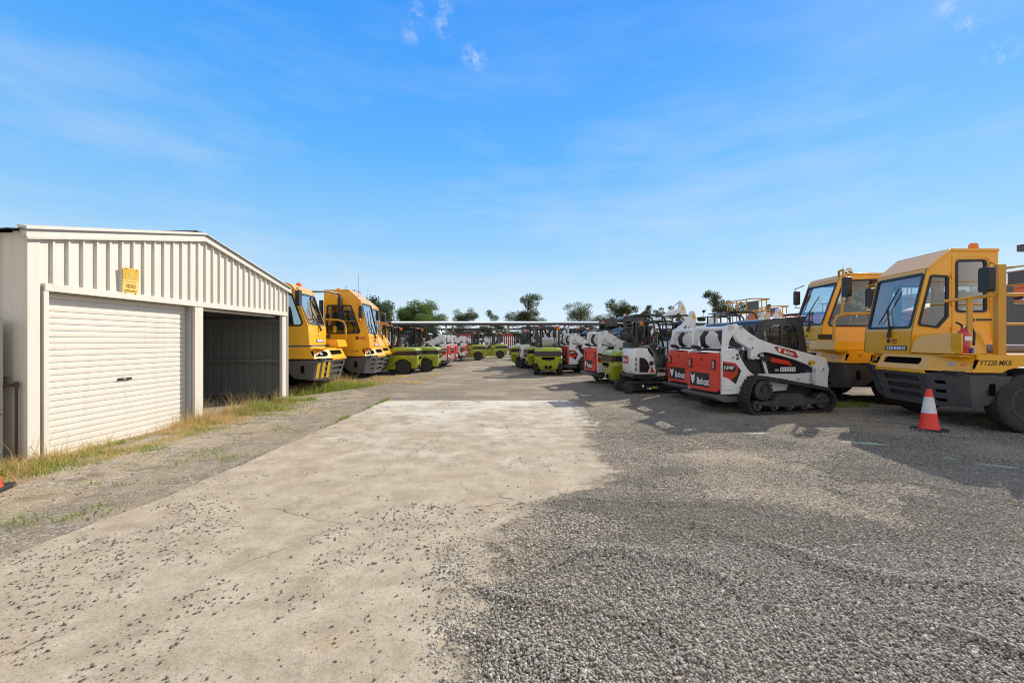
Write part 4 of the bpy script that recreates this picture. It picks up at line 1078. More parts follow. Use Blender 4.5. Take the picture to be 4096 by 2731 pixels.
        r.tube([(-.84, .10, 2.92 + tall), (-.50, .62, 2.98 + tall), (-.34, 1.0, 2.96 + tall), (-.33, 1.03, 2.90 + tall), (-.30, 1.03, 2.08)], .028, 8)
        r.build('mirror_bracket', T)
    # rain gutter, grab handle, bolts, marker lamps
    for s, y in ((-1, c0), (1, c1)):
        x_ = MB('yellow'); x_.tube([(p[0], y + s * .012, p[1] - .03) for p in side if p[1] > ztp - 1e-6], .012, 6); x_.build('rain_gutter', T)
    for s, y in ((-1, c0), (1, c1)):
        x_ = MB('black'); gx = side[1][0] - .30 if kind == 'chamfer' else -.46
        x_.tube([(xe + .09, y + s * .01, 1.5), (xe + .09, y + s * .06, 1.53), (xe + .09, y + s * .06, 2.35), (xe + .09, y + s * .01, 2.38)], .014, 6); x_.build('grab_handle', T)
    for s in (-1, 1):
        x_ = MB('lens'); x_.box(-1.9, s * 1.208 - .006, 1.12, -1.8, s * 1.208 + .006, 1.16); x_.build('marker_lamp', T)
    # mirrors
    def mirror(x, y, z, h=.40, w=.19, arm_from=None):
        m = MB('black'); m.plate(rpoly(rect(-w / 2, -h / 2, w / 2, h / 2), .05, 4), (x + .05, y, z), FRONT, .10)
        m.m('mirror').plate(rpoly(rect(-w / 2 + .015, -h / 2 + .015, w / 2 - .015, h / 2 - .015), .04, 3), (x - .052, y, z), REAR, .003)
        if arm_from is not None:
            m.m('yrail' if kind == 'chamfer' else 'black').tube([arm_from, (x + .02, y + (.10 if y > 0 else -.10), z + h / 2 + .06), (x, y, z + h / 2)], .012, 6)
            m.tube([(x, y, z - h / 2), (x + .02, y + (.08 if y > 0 else -.08), z - h / 2 - .08), (arm_from[0], arm_from[1], z - h / 2 - .10)], .012, 6)
        m.build('mirror', T, bevel=.012)
    if kind == 'chamfer':
        mirror(-.44, 1.24, 2.48, arm_from=(-.72, 1.11, 2.72)); mirror(-.36, -1.36, 2.45, arm_from=(-.5, -1.2, 2.75))
        if ext:
            x_ = MB('extred'); x_.lathe([(.0, 0), (.075, .005), (.08, .03), (.08, .32), (.06, .37), (.03, .40), (.03, .43), (0, .43)], (-.24, 1.06, 1.285), (0, 0, 1), 16)
            x_.m('decwht').box(-.30, 1.135, 1.50, -.20, 1.145, 1.57); x_.m('bluedec').box(-.33, 1.10, 1.29, -.30, 1.15, 1.38)
            x_.m('black').tube([(-.24, 1.06, 1.70), (-.20, 1.08, 1.76), (-.12, 1.08, 1.80)], .016, 6); x_.tube([(-.24, 1.06, 1.70), (-.34, 1.10, 1.72), (-.36, 1.12, 1.62), (-.35, 1.12, 1.42)], .018, 6)
            x_.m('chrome').cyl((-.24, 1.06, 1.70), (-.24, 1.06, 1.74), .03, 8); x_.m('yrail').box(-.33, .97, 1.50, -.15, 1.0, 1.56)
            EXT.append(x_)
            pl = MB('yellow'); pl.box(-.14, .98, 1.272, -.12, 1.18, 1.62); pl.box(-.40, .96, 1.272, -.12, 1.18, 1.29); pl.build('bracket', T, bevel=.004)
    else:
        mirror(-.60, -1.36, 2.60 + tall * .6, h=.40, w=.18, arm_from=(-.72, -1.2, 2.86 + tall)); mirror(-.34, 1.14, 2.62 + tall * .6, h=.46, w=.20, arm_from=(-.36, 1.02, 2.96 + tall))
    l = MB('black'); bx, by = ((-1.45, -.20) if kind == 'chamfer' else (-1.15, .0))
    l.cyl((bx, by, zr), (bx, by, zr + .05), .085, 14); l.m(beacon).lathe([(.075, .05), (.075, .13), (.05, .16), (0, .165)], (bx, by, zr), (0, 0, 1), 16)
    l.build('beacon', T)
    l = MB('steel'); 
    if kind == 'round': l.tube([(-1.95, .55, 1.3), (-1.95, .55, 2.95), (-1.98, .55, 3.08), (-2.1, .55, 3.14)], .075, 10)
    else: l.tube([(-1.9, -.6, 1.3), (-1.9, -.6, 2.9)], .07, 10)
    l.build('exhaust', T)
    if aerial:
     a_ = MB('black'); ax = -.52 if kind == 'chamfer' else -.98
     ay = -1.10 if kind == 'chamfer' else .05
     a_.tube([(ax, ay, 2.9), (ax + .01, ay, 3.75 if kind == 'chamfer' else 3.5)], [.008, .004], 5); a_.build('aerial', T)
    return T
EXT = []
# ------------------------------------------------------------------ ground
rng = np.random.default_rng(11)
def pos(nt):
    g = nt.nodes.new('ShaderNodeNewGeometry'); return g.outputs['Position']
def sep(nt, v):
    s = nt.nodes.new('ShaderNodeSeparateXYZ'); lk(nt, v, s.inputs[0]); return s.outputs
def warp(nt, v, scale, amt):
    n = nd(nt, 'ShaderNodeTexNoise', Scale=scale, Detail=4); lk(nt, v, n.inputs['Vector'])
    a = nt.nodes.new('ShaderNodeVectorMath'); a.operation = 'SUBTRACT'; lk(nt, n.outputs['Color'], a.inputs[0]); a.inputs[1].default_value = (.5, .5, .5)
    b = nt.nodes.new('ShaderNodeVectorMath'); b.operation = 'SCALE'; lk(nt, a.outputs[0], b.inputs[0]); b.inputs['Scale'].default_value = amt
    c = nt.nodes.new('ShaderNodeVectorMath'); c.operation = 'ADD'; lk(nt, v, c.inputs[0]); lk(nt, b.outputs[0], c.inputs[1])
    return c.outputs[0]

def spray(nt, p, c):
    """old pale green marking paint sprayed on the loose rock"""
    w = warp(nt, p, 6, .16)
    for (x, y, rx, ry, a) in ((5.02, 6.38, .34, .10, -.35), (5.70, 5.21, .26, .07, -.5), (3.73, 7.05, .28, .07, .1), (5.45, 5.55, .10, .04, -.5)):
        mp_ = nt.nodes.new('ShaderNodeMapping'); mp_.vector_type = 'TEXTURE'; mp_.inputs['Location'].default_value = (x, y, 0); mp_.inputs['Rotation'].default_value = (0, 0, a); mp_.inputs['Scale'].default_value = (rx, ry, 100)
        lk(nt, w, mp_.inputs['Vector']); ln = nt.nodes.new('ShaderNodeVectorMath'); ln.operation = 'LENGTH'; lk(nt, mp_.outputs[0], ln.inputs[0])
        c = mixc(nt, mth(nt, 'MULTIPLY', ramp(nt, ln.outputs['Value'], [(.55, 1), (1.0, 0)]), .55), c, (.56, .68, .50))
    return c
def gravel_mat():
    m, nt, b = newmat('crushed_rock_ground'); p = pos(nt)
    v1 = nd(nt, 'ShaderNodeTexVoronoi', Scale=48.0, Randomness=1.0); lk(nt, p, v1.inputs['Vector'])
    v2 = nd(nt, 'ShaderNodeTexVoronoi', Scale=105.0, Randomness=1.0); lk(nt, p, v2.inputs['Vector'])
    s1 = sep(nt, v1.outputs['Color'])[0]; s2 = sep(nt, v2.outputs['Color'])[1]
    st1 = ramp(nt, s1, [(0, (.13, .11, .085)), (.5, (.31, .27, .215)), (.85, (.47, .415, .335)), (1, (.64, .575, .475))])
    st2 = ramp(nt, s2, [(0, (.18, .15, .115)), (.6, (.36, .31, .245)), (1, (.52, .46, .38))])
    big = noise(nt, p, .55, 5, .6); med = noise(nt, p, 2.6, 5, .65); fine = noise(nt, p, 11, 4, .7)
    stone = mixc(nt, ramp(nt, med, [(.42, 0), (.58, 1)]), st1, st2)
    stone = mixc(nt, mth(nt, 'MULTIPLY', ramp(nt, v1.outputs['Distance'], [(.35, 0), (.75, 1)]), .75), stone, (.055, .05, .045))
    sand = mixc(nt, fine, (.36, .27, .18), (.52, .41, .29))
    sand = mixc(nt, ramp(nt, s2, [(.55, 0), (.95, 1)]), sand, st2)
    xyz = sep(nt, p)
    # the driven lane is sandier; the right-hand side is bluer crushed rock
    lane = ramp(nt, mth(nt, 'ADD', mth(nt, 'ABSOLUTE', mth(nt, 'ADD', xyz[0], 1.6)), mth(nt, 'MULTIPLY', mth(nt, 'SUBTRACT', med, .5), 5.0)), [(.0, .60), (.35, .50), (1.0, .18)])
    lane_m = nt.nodes['Principled BSDF']
    far = ramp(nt, mth(nt, 'MULTIPLY', xyz[1], .02), [(.18, 0), (.30, 1)])
    k = mth(nt, 'ADD', mth(nt, 'MULTIPLY', ramp(nt, mth(nt, 'MULTIPLY', mth(nt, 'ABSOLUTE', mth(nt, 'ADD', xyz[0], 1.8)), .12), [(.2, 1), (.75, 0)]), far), .0)
    sandf = mth(nt, 'ADD', mth(nt, 'MULTIPLY', k, .42), mth(nt, 'MULTIPLY', ramp(nt, big, [(.49, 0), (.64, 1)]), .60), clamp=True)
    sandf = mth(nt, 'MULTIPLY', sandf, ramp(nt, fine, [(.30, .45), (.6, 1)]))
    c = mixc(nt, sandf, stone, sand)
    # tyre tracks running up the yard
    tr = nd(nt, 'ShaderNodeTexNoise', Scale=1.0, Detail=5)
    mp = nt.nodes.new('ShaderNodeMapping'); mp.inputs['Scale'].default_value = (.7, 3.2, 1); lk(nt, p, mp.inputs['Vector']); lk(nt, mp.outputs[0], tr.inputs['Vector'])
    c = mixc(nt, mth(nt, 'MULTIPLY', ramp(nt, tr.outputs['Fac'], [(.46, 0), (.60, 1)]), mth(nt, 'MULTIPLY', far, .5)), c, (.15, .12, .09))
    c = spray(nt, p, c)
    lk(nt, c, b.inputs['Base Color']); b.inputs['Roughness'].default_value = .95; b.inputs['Specular IOR Level'].default_value = .03
    h = mth(nt, 'SUBTRACT', mth(nt, 'MULTIPLY', fine, .6), v1.outputs['Distance'])
    h = mth(nt, 'MULTIPLY', h, mth(nt, 'SUBTRACT', 1.0, mth(nt, 'MULTIPLY', sandf, .7)))
    bp = nd(nt, 'ShaderNodeBump', Strength=1.0, Distance=.02); lk(nt, h, bp.inputs['Height']); lk(nt, bp.outputs[0], b.inputs['Normal'])
    return m
def slab_mat():
    m, nt, b = newmat('dusty_concrete'); p = pos(nt); xyz = sep(nt, p)
    big = noise(nt, p, .8, 6, .62); med = noise(nt, p, 3.2, 6, .7); fine = noise(nt, p, 30, 4, .7); grit = noise(nt, p, 120, 2, .6)
    near = ramp(nt, mth(nt, 'MULTIPLY_ADD', mth(nt, 'SUBTRACT', big, .5), .5, mth(nt, 'MULTIPLY', xyz[1], .1)), [(.22, 1), (.52, .42)])
    c = mixc(nt, mth(nt, 'MULTIPLY', ramp(nt, big, [(.38, 0), (.62, 1)]), near), (.63, .585, .51), (.53, .47, .385))
    c = mixc(nt, mth(nt, 'MULTIPLY', ramp(nt, med, [(.45, 0), (.66, 1)]), mth(nt, 'MULTIPLY', near, .6)), c, (.33, .265, .19))
    dirt = mth(nt, 'MULTIPLY', ramp(nt, mth(nt, 'SUBTRACT', mth(nt, 'ADD', big, .28), mth(nt, 'MULTIPLY', xyz[1], .055)), [(.14, 0), (.42, 1)]), .9)
    c = mixc(nt, dirt, c, mixc(nt, ramp(nt, med, [(.35, 0), (.65, 1)]), (.48, .395, .29), (.325, .262, .185)))
    rst = mth(nt, 'MULTIPLY', ramp(nt, noise(nt, p, 1.7, 3, .5), [(.62, 0), (.74, 1)]), .45)
    c = mixc(nt, rst, c, (.40, .25, .12))
    blot = ramp(nt, noise(nt, warp(nt, p, 4, .15), 2.1, 7, .75), [(.56, 0), (.68, .75)])
    c = mixc(nt, mth(nt, 'MULTIPLY', blot, near), c, (.20, .17, .135))
    c = mixc(nt, mth(nt, 'MULTIPLY', ramp(nt, fine, [(.50, 0), (.72, 1)]), .5), c, (.24, .20, .15))
    c = mixc(nt, mth(nt, 'MULTIPLY', ramp(nt, grit, [(.57, 0), (.66, 1)]), .6), c, (.14, .12, .095))
    # hairline cracks and two construction joints
    w = warp(nt, p, 2.2, .35)
    vc = nt.nodes.new('ShaderNodeTexVoronoi'); vc.feature = 'DISTANCE_TO_EDGE'; vc.inputs['Scale'].default_value = .42; lk(nt, w, vc.inputs['Vector'])
    cr = mth(nt, 'MULTIPLY', ramp(nt, vc.outputs['Distance'], [(.0, 1), (.0036, 0)]), ramp(nt, noise(nt, p, .9, 2), [(.52, 0), (.60, .9)]))
    yw = sep(nt, warp(nt, p, 3.0, .05))[1]
    for yy, wd in ((9.72, .014), (6.82, .010)):
        j = ramp(nt, mth(nt, 'ABSOLUTE', mth(nt, 'SUBTRACT', yw, yy)), [(0, .85), (wd, 0)])
        cr = mth(nt, 'MAXIMUM', cr, j)
    c = mixc(nt, cr, c, (.10, .085, .065))
    lk(nt, c, b.inputs['Base Color']); b.inputs['Roughness'].default_value = .9; b.inputs['Specular IOR Level'].default_value = .08
    ea = nt.nodes.new('ShaderNodeAttribute'); ea.attribute_name = 'edge'
    al = mth(nt, 'ADD', ea.outputs['Fac'], mth(nt, 'MULTIPLY', mth(nt, 'SUBTRACT', mth(nt, 'ADD', mth(nt, 'MULTIPLY', noise(nt, p, 5, 6, .7), .6), mth(nt, 'MULTIPLY', fine, .4)), .5), 2.2))
    lk(nt, ramp(nt, al, [(.30, 0), (.62, 1)]), b.inputs['Alpha'])
    h = mth(nt, 'SUBTRACT', mth(nt, 'ADD', mth(nt, 'MULTIPLY', med, .5), mth(nt, 'MULTIPLY', fine, .35)), mth(nt, 'MULTIPLY', cr, .6))
    bp = nd(nt, 'ShaderNodeBump', Strength=.55, Distance=.02); lk(nt, h, bp.inputs['Height']); lk(nt, bp.outputs[0], b.inputs['Normal'])
    return m
def soil_mat():
    m, nt, b = newmat('weedy_gravel_verge'); p = pos(nt)
    v1 = nd(nt, 'ShaderNodeTexVoronoi', Scale=42.0); lk(nt, p, v1.inputs['Vector']); s1 = sep(nt, v1.outputs['Color'])[0]
    big = noise(nt, p, .9, 5, .6); med = noise(nt, p, 5, 5, .7)
    c = ramp(nt, s1, [(0, (.13, .105, .075)), (.5, (.30, .25, .185)), (.85, (.44, .39, .32)), (1, (.60, .55, .48))])
    c = mixc(nt, ramp(nt, med, [(.45, 0), (.62, .75)]), c, (.20, .155, .10))
    c = mixc(nt, mth(nt, 'MULTIPLY', ramp(nt, big, [(.46, 0), (.60, 1)]), .6), c, mixc(nt, med, (.20, .17, .07), (.40, .31, .16)))
    c = mixc(nt, mth(nt, 'MULTIPLY', ramp(nt, noise(nt, p, 1.6, 5, .6), [(.42, 0), (.60, 1)]), .6), c, (.40, .31, .21))
    c = mixc(nt, ramp(nt, noise(nt, p, 2.8, 7, .72), [(.51, 0), (.63, .75)]), c, (.135, .105, .072))
    c = mixc(nt, mth(nt, 'MULTIPLY', ramp(nt, mth(nt, 'ADD', sep(nt, warp(nt, p, 3, .5))[0], 5.2), [(.75, 0), (1.4, .35)]), ramp(nt, sep(nt, p)[1], [(.0, 1), (1, 1)])), c, (.15, .115, .08))
    lk(nt, c, b.inputs['Base Color']); b.inputs['Roughness'].default_value = .95
    h = mth(nt, 'SUBTRACT', mth(nt, 'MULTIPLY', med, 1.2), mth(nt, 'MULTIPLY', v1.outputs['Distance'], .5))
    bp = nd(nt, 'ShaderNodeBump', Strength=.7, Distance=.02); lk(nt, h, bp.inputs['Height']); lk(nt, bp.outputs[0], b.inputs['Normal'])
    return m
M['gravel'] = gravel_mat(); M['slab'] = slab_mat(); M['verge'] = soil_mat()
def stone_mat(name='crushed_stone', k=1.0):
    m, nt, b = newmat(name); g = nt.nodes.new('ShaderNodeNewGeometry')
    c = ramp(nt, g.outputs['Random Per Island'], [(0, (.15, .142, .13)), (.35, (.285, .272, .247)), (.7, (.42, .40, .365)), (.92, (.60, .57, .52)), (1, (.70, .67, .61))])
    c = mixc(nt, noise(nt, g.outputs['Position'], 60, 3), c, (.36, .31, .24))
    c = spray(nt, g.outputs['Position'], c)
    if k < 1: c = mixc(nt, 1 - k, c, (.035, .032, .028))
    lk(nt, c, b.inputs['Base Color']); b.inputs['Roughness'].default_value = .95; b.inputs['Specular IOR Level'].default_value = .03
    return m
M['stone'] = stone_mat(); M['stonedark'] = stone_mat('dark_loose_stone', .5)

g = MB('gravel'); g.add([(-700, -60, 0), (700, -60, 0), (700, 1300, 0), (-700, 1300, 0)], [(0, 1, 2, 3)]); gd = g.build('ground', smooth=0); tag(gd, kind='structure')
BND = [(-.66, -2), (-.62, 1.6), (-.60, 2.1), (-.585, 2.43), (-.50, 2.7), (-.47, 3.14), (-.36, 3.59), (-.08, 3.95), (.16, 4.19), (.59, 4.57), (.95, 4.95), (1.14, 5.3), (1.30, 6.6), (1.36, 8.0), (1.36, 10.9)]
def bound_x(y):
    return np.interp(y, [b[1] for b in BND], [b[0] for b in BND])
ys = np.linspace(-2, 10.9, 160)
right = [(float(bound_x(y) + np.interp(y, [0, 4.6, 5.6, 7], [.75, .6, .15, 0]) + (.06 * math.sin(y * 9.0) + .05 * math.sin(y * 23 + 1)) * (1 if y < 8 else .3)), float(y)) for y in ys]
left = [(-3.40 - max(0, 4.4 - y) * .12 + .015 * math.sin(y * 5) + .01 * math.sin(y * 17), float(y)) for y in ys]
s = MB('slab'); n_ = len(ys)
mid = [(x - .75, y) for x, y in right]
s.add([(x, y, .006) for x, y in left] + [(x, y, .006) for x, y in mid] + [(x, y, .006) for x, y in right], [(i, n_ + i, n_ + i + 1, i + 1) for i in range(n_ - 1)] + [(n_ + i, 2 * n_ + i, 2 * n_ + i + 1, n_ + i + 1) for i in range(n_ - 1)])
so = s.build('concrete_slab', smooth=0); tag(so, kind='structure')
at = so.data.attributes.new('edge', 'FLOAT', 'POINT')
at.data.foreach_set('value', [1.0] * (2 * n_) + [float(np.interp(y, [6.4, 7.6], [0, .38])) for _, y in right])
s = MB('verge'); rr = np.linspace(-2, 16.5, 120)
s.add([(-9.5, y, .004) for y in rr] + [(-3.42 + .05 * math.sin(y * 3.1) - (0 if y < 10.5 else min(2.2, (y - 10.5) * .62)), y, .004) for y in rr], [(i, 120 + i, 121 + i, i + 1) for i in range(119)])
vo = s.build('verge', smooth=0); tag(vo, kind='structure')

# loose crushed rock: real stones, one object
def vnoise(x, y, f, seed):
    r = np.random.default_rng(seed); T_ = r.random((64, 64))
    u, v = x * f, y * f; i, j = np.floor(u).astype(int), np.floor(v).astype(int); a, b_ = u - i, v - j
    a = a * a * (3 - 2 * a); b_ = b_ * b_ * (3 - 2 * b_)
    g_ = lambda p, q: T_[p % 64, q % 64]
    return (g_(i, j) * (1 - a) + g_(i + 1, j) * a) * (1 - b_) + (g_(i, j + 1) * (1 - a) + g_(i + 1, j + 1) * a) * b_
def fbm(x, y, f, seed): return vnoise(x, y, f, seed) * .55 + vnoise(x, y, f * 2.1, seed + 1) * .3 + vnoise(x, y, f * 4.3, seed + 2) * .15
ph = (1 + 5 ** .5) / 2
ICO_V = np.array([(-1, ph, 0), (1, ph, 0), (-1, -ph, 0), (1, -ph, 0), (0, -1, ph), (0, 1, ph), (0, -1, -ph), (0, 1, -ph), (ph, 0, -1), (ph, 0, 1), (-ph, 0, -1), (-ph, 0, 1)]) / math.sqrt(1 + ph * ph)
ICO_F = np.array([(0, 11, 5), (0, 5, 1), (0, 1, 7), (0, 7, 10), (0, 10, 11), (1, 5, 9), (5, 11, 4), (11, 10, 2), (10, 7, 6), (7, 1, 8), (3, 9, 4), (3, 4, 2), (3, 2, 6), (3, 6, 8), (3, 8, 9), (4, 9, 5), (2, 4, 11), (6, 2, 10), (8, 6, 7), (9, 8, 1)])
OCT_V = np.array([(1, 0, 0), (-1, 0, 0), (0, 1, 0), (0, -1, 0), (0, 0, 1), (0, 0, -1)], float)
OCT_F = np.array([(0, 2, 4), (2, 1, 4), (1, 3, 4), (3, 0, 4), (2, 0, 5), (1, 2, 5), (3, 1, 5), (0, 3, 5)])
def stones_mesh(name, batches, mat):
    VV, FF, off = [], [], 0
    for (bv, bf, X, Y, Z, S) in batches:
        n = len(X); nv = len(bv)
        a = rng.random((n, 3)) * 2 * np.pi
        cx, sx, cz, sz = np.cos(a[:, 0] * .2), np.sin(a[:, 0] * .2), np.cos(a[:, 2]), np.sin(a[:, 2])
        v = bv[None] * (1 + rng.normal(0, .24, (n, nv, 1))) * (S[:, None, None] * (rng.random((n, 1, 3)) * np.array([.6, .6, .35]) + np.array([.72, .72, .36])))
        x, y, z = v[..., 0], v[..., 1], v[..., 2]
        y, z = y * cx[:, None] - z * sx[:, None], y * sx[:, None] + z * cx[:, None]
        x, y = x * cz[:, None] - y * sz[:, None], x * sz[:, None] + y * cz[:, None]
        VV.append(np.stack([x + X[:, None], y + Y[:, None], z + Z[:, None]], -1).reshape(-1, 3))
        FF.append((bf[None] + (np.arange(n) * nv)[:, None, None] + off).reshape(-1, 3)); off += n * nv
    VV = np.concatenate(VV); FF = np.concatenate(FF)
    return raw_mesh(name, VV, FF, mat)
def raw_mesh(name, VV, FF, mat, parent=None):
    me = bpy.data.meshes.new(name); k = FF.shape[1]
    me.vertices.add(len(VV)); me.vertices.foreach_set('co', VV.astype(np.float32).ravel())
    me.loops.add(len(FF) * k); me.loops.foreach_set('vertex_index', FF.astype(np.int32).ravel())
    me.polygons.add(len(FF)); me.polygons.foreach_set('loop_start', np.arange(0, len(FF) * k, k, dtype=np.int32)); me.polygons.foreach_set('loop_total', np.full(len(FF), k, dtype=np.int32))
    me.update(calc_edges=True); me.materials.append(M[mat]); me.validate()
    o = bpy.data.objects.new(name, me); col.objects.link(o)
    if parent is not None: o.parent = parent
    return o
def cand(n, y0, y1):
    Y = np.sqrt(rng.random(n) * (y1 ** 2 - y0 ** 2) + y0 ** 2); xl, xr = -1.24 * Y, 1.22 * Y
    return xl + rng.random(n) * (xr - xl), Y
def gravel_batch(n, y0, y1, s0, s1, base, fade=.25):
    X, Y = cand(n, y0, y1)
    d = X - bound_x(Y) + (fbm(X, Y, 1.3, 5) - .5) * 1.1
    bare = fbm(X, Y, .75, 21)
    # bare sandy windows inside the gravel
    win = ((X - .35) / .55) ** 2 + ((Y - 3.55) / .33) ** 2
    win2 = ((X - 1.6) / .8) ** 2 + ((Y - 5.3) / .35) ** 2
    dens = np.clip((d + .05) / fade, 0, 1) * np.clip((np.interp(Y, [2, 4.2, 5.5, 8], [.72, .63, .60, .58]) - bare) / .12, .05, 1) * np.clip(win - .55, .08, 1) * np.clip(win2 - .2, .75, 1)
    uu = .5 * X + .86 * Y + (fbm(X, Y, .45, 40) - .5) * 2.2
    dens = dens * (1 - .55 * np.clip((np.sin(uu * 8.5 + 2.6) - .55) / .3, 0, 1) * np.clip((fbm(X, Y, .5, 49) - .42) / .15, 0, 1))
    keep = rng.random(n) < dens
    X, Y = X[keep], Y[keep]; S = s0 + (s1 - s0) * rng.random(len(X)) ** 1.9
    u_ = .5 * X + .86 * Y + (fbm(X, Y, .45, 40) - .5) * 2.2
    ridge = (np.maximum(0, np.sin(u_ * 8.5)) ** 4) * .030 * (.4 + 1.2 * fbm(X, Y, 3.1, 47)) * np.clip((fbm(X, Y, .6, 44) - .36) / .2, 0, 1)
    Z = S * .25 + ridge * np.clip((X - bound_x(Y)) / .4, 0, 1) + rng.random(len(X)) * .006
    return (base[0], base[1], X, Y, Z, S)
def scatter_batch(n, y0, y1, s0, s1, xa, xb, thr):
    X, Y = cand(n, y0, y1); k = (X > xa) & (X < xb) & (X < bound_x(Y) + .1)
    k &= rng.random(n) < np.clip((fbm(X, Y, 1.1, 71) * .6 + fbm(X, Y, 3.7, 75) * .4 - thr) / .10, .012, 1) + np.exp(-np.maximum(0, bound_x(Y) - X) / .35) * .5
    X, Y = X[k], Y[k]; S = s0 + (s1 - s0) * rng.random(len(X)) ** 3.2
    return (OCT_V if y0 > 4 else ICO_V, OCT_F if y0 > 4 else ICO_F, X, Y, .006 + S * .3, S)
ICO = (ICO_V, ICO_F); OCT = (OCT_V, OCT_F)
st = stones_mesh('gravel', [
    gravel_batch(120000, 1.7, 3.2, .003, .0104, ICO, .35), gravel_batch(1800, 1.7, 5.0, .011, .017, ICO, .5), gravel_batch(200000, 3.2, 5.2, .0034, .0100, OCT, .45),
    gravel_batch(120000, 5.2, 8.5, .0045, .0125, OCT, .9), gravel_batch(30000, 8.5, 12, .006, .015, OCT, 1.2)], 'stone')
tag(st, 'loose grey crushed rock covering the yard beside the slab', 'gravel', kind='stuff')
st = stones_mesh('gravel', [scatter_batch(20000, 1.7, 4.0, .0016, .0105, -3.7, 2, .51), scatter_batch(42000, 4.0, 10.9, .002, .0095, -3.4, 2, .50)], 'stonedark')
tag(st, 'small stones scattered over the pale concrete slab', 'stones', kind='stuff')
def verge_batch(n, y0, y1):
    X, Y = cand(n, y0, y1); k = (X < -3.4) & (X > -7.2) & (rng.random(n) < .55); X, Y = X[k], Y[k]; S = .005 + .011 * rng.random(len(X)) ** 2
    return (OCT_V, OCT_F, X, Y, .004 + S * .2, S)
st = stones_mesh('gravel', [verge_batch(11000, 2.5, 13)], 'stonedark'); tag(st, 'fine stones on the verge between slab and shed', 'stones', kind='stuff')

# ------------------------------------------------------------------ grass
def grass(name, n, sampler, h0, h1, w, mat, lean=.35, label=''):
    X, Y, hs = sampler(n); n = len(X)
    H = (h0 + (h1 - h0) * rng.random(n)) * hs; A = rng.random(n) * 2 * np.pi; L = H * lean * (.3 + rng.random(n)); D = rng.random(n) * 2 * np.pi
    wx, wy = np.cos(A) * w / 2, np.sin(A) * w / 2; dx, dy = np.cos(D) * L, np.sin(D) * L
    z = np.zeros(n)
    V = np.stack([np.stack([X - wx, Y - wy, z], -1), np.stack([X + wx, Y + wy, z], -1), np.stack([X + dx * .35 + wx * .7, Y + dy * .35 + wy * .7, H * .6], -1), np.stack([X + dx * .35 - wx * .7, Y + dy * .35 - wy * .7, H * .6], -1),
                  np.stack([X + dx + wx * .15, Y + dy + wy * .15, H], -1), np.stack([X + dx - wx * .15, Y + dy - wy * .15, H], -1)], 1).reshape(-1, 3)
    F = np.array([(0, 1, 2, 3), (3, 2, 4, 5)])[None] + (np.arange(n) * 6)[:, None, None]
    o = raw_mesh(name, V, F.reshape(-1, 4), mat); tag(o, label, 'grass', kind='stuff'); return o
def shed_strip(n, deep=1.0):
    Y = 2.9 + rng.random(n) * 8.3; ww = np.interp(Y, [2.9, 5, 8, 10, 11.2], [1.0, .80, .85, .95, .5]) * deep
    X = -5.99 + ww * rng.random(n) ** 1.25 - np.where(Y < 5.2, .5, 0) * rng.random(n)
    d = fbm(X, Y, 1.9, 90); k = rng.random(n) < np.clip((d - np.where(Y < 8.3, .28, .34)) / .22, .06, 1)
    X, Y = X[k], Y[k]
    hs = np.clip(1.15 - (X + 6.0) / 1.0, .22, 1.1) * np.interp(Y, [2.9, 5, 5.6, 7.2, 8.0, 8.4, 9.2, 11], [1.1, 1.0, .62, .55, .85, 1.05, .95, .75]) * (.35 + 1.25 * fbm(X, Y, 2.6, 93))
    return X, Y, hs
grass('dry_grass', 21000, shed_strip, .04, .21, .006, 'drygrass', .75, 'straw coloured grass growing along the shed front')
grass('dry_grass', 900, lambda n: shed_strip(n, .35), .26, .50, .005, 'drygrass', .45, 'tall thin seed stalks standing against the roller door')
def shed_green(n):
    X, Y, hs = shed_strip(n, 1.15); k = (fbm(X, Y, 1.1, 55) > .47) | ((Y > 9.2) & (rng.random(len(X)) < .8)); return X[k] + .10, Y[k], hs[k] * np.where(Y[k] > 9.2, 1.0, .55)
grass('green_grass', 20000, shed_green, .04, .24, .008, 'greengrass', .7, 'green grass among the straw along the shed front')
def patch(n):
    t = rng.random(n); X = -6.55 + t * 1.35 + rng.normal(0, .17, n); Y = 11.6 + t * 3.0 + rng.normal(0, .32, n); return X, Y, .6 + .9 * np.exp(-((t - .55) / .2) ** 2)
grass('green_grass', 11000, patch, .07, .22, .010, 'greengrass', .6, 'lush green grass patch beside the yellow tractors')
grass('dry_grass', 1400, patch, .20, .42, .008, 'drygrass', .5, 'dry seed stalks standing in the green patch')
def weeds(n):
    X = -5.9 + rng.random(n) * 2.5; Y = 3 + rng.random(n) * 10; k = fbm(X, Y, 2.2, 17) > .66; return X[k], Y[k], np.full(k.sum(), .5)
grass('weeds', 9000, weeds, .05, .14, .008, 'greengrass', .8, 'sparse low weeds in the gravel verge')
def edge(n):
    Y = 6 + rng.random(n) * 5; X = -3.42 + rng.normal(0, .03, n); k = fbm(X, Y, 3, 8) > .56; return X[k], Y[k], np.full(k.sum(), .6)
grass('weeds', 1500, edge, .04, .13, .008, 'greengrass', .8, 'thin weeds along the edge of the slab')
def under(n):
    X = 6.9 + rng.random(n) * 1.0; Y = 9.75 + rng.random(n) * .5; k = fbm(X, Y, 4, 12) > .5; return X[k], Y[k], np.full(k.sum(), .7)
grass('weeds', 1200, under, .05, .16, .010, 'greengrass', .7, 'small weeds in the gap between the two right tractors')
def far_p(n):
    X = -6.2 + rng.random(n) * 2.6; Y = 15 + rng.random(n) * 4.5; k = fbm(X, Y, .9, 33) > .55; return X[k], Y[k], np.full(k.sum(), .5)
grass('dry_grass', 5000, far_p, .05, .2, .012, 'drygrass', .7, 'short dry grass by the green forklifts')

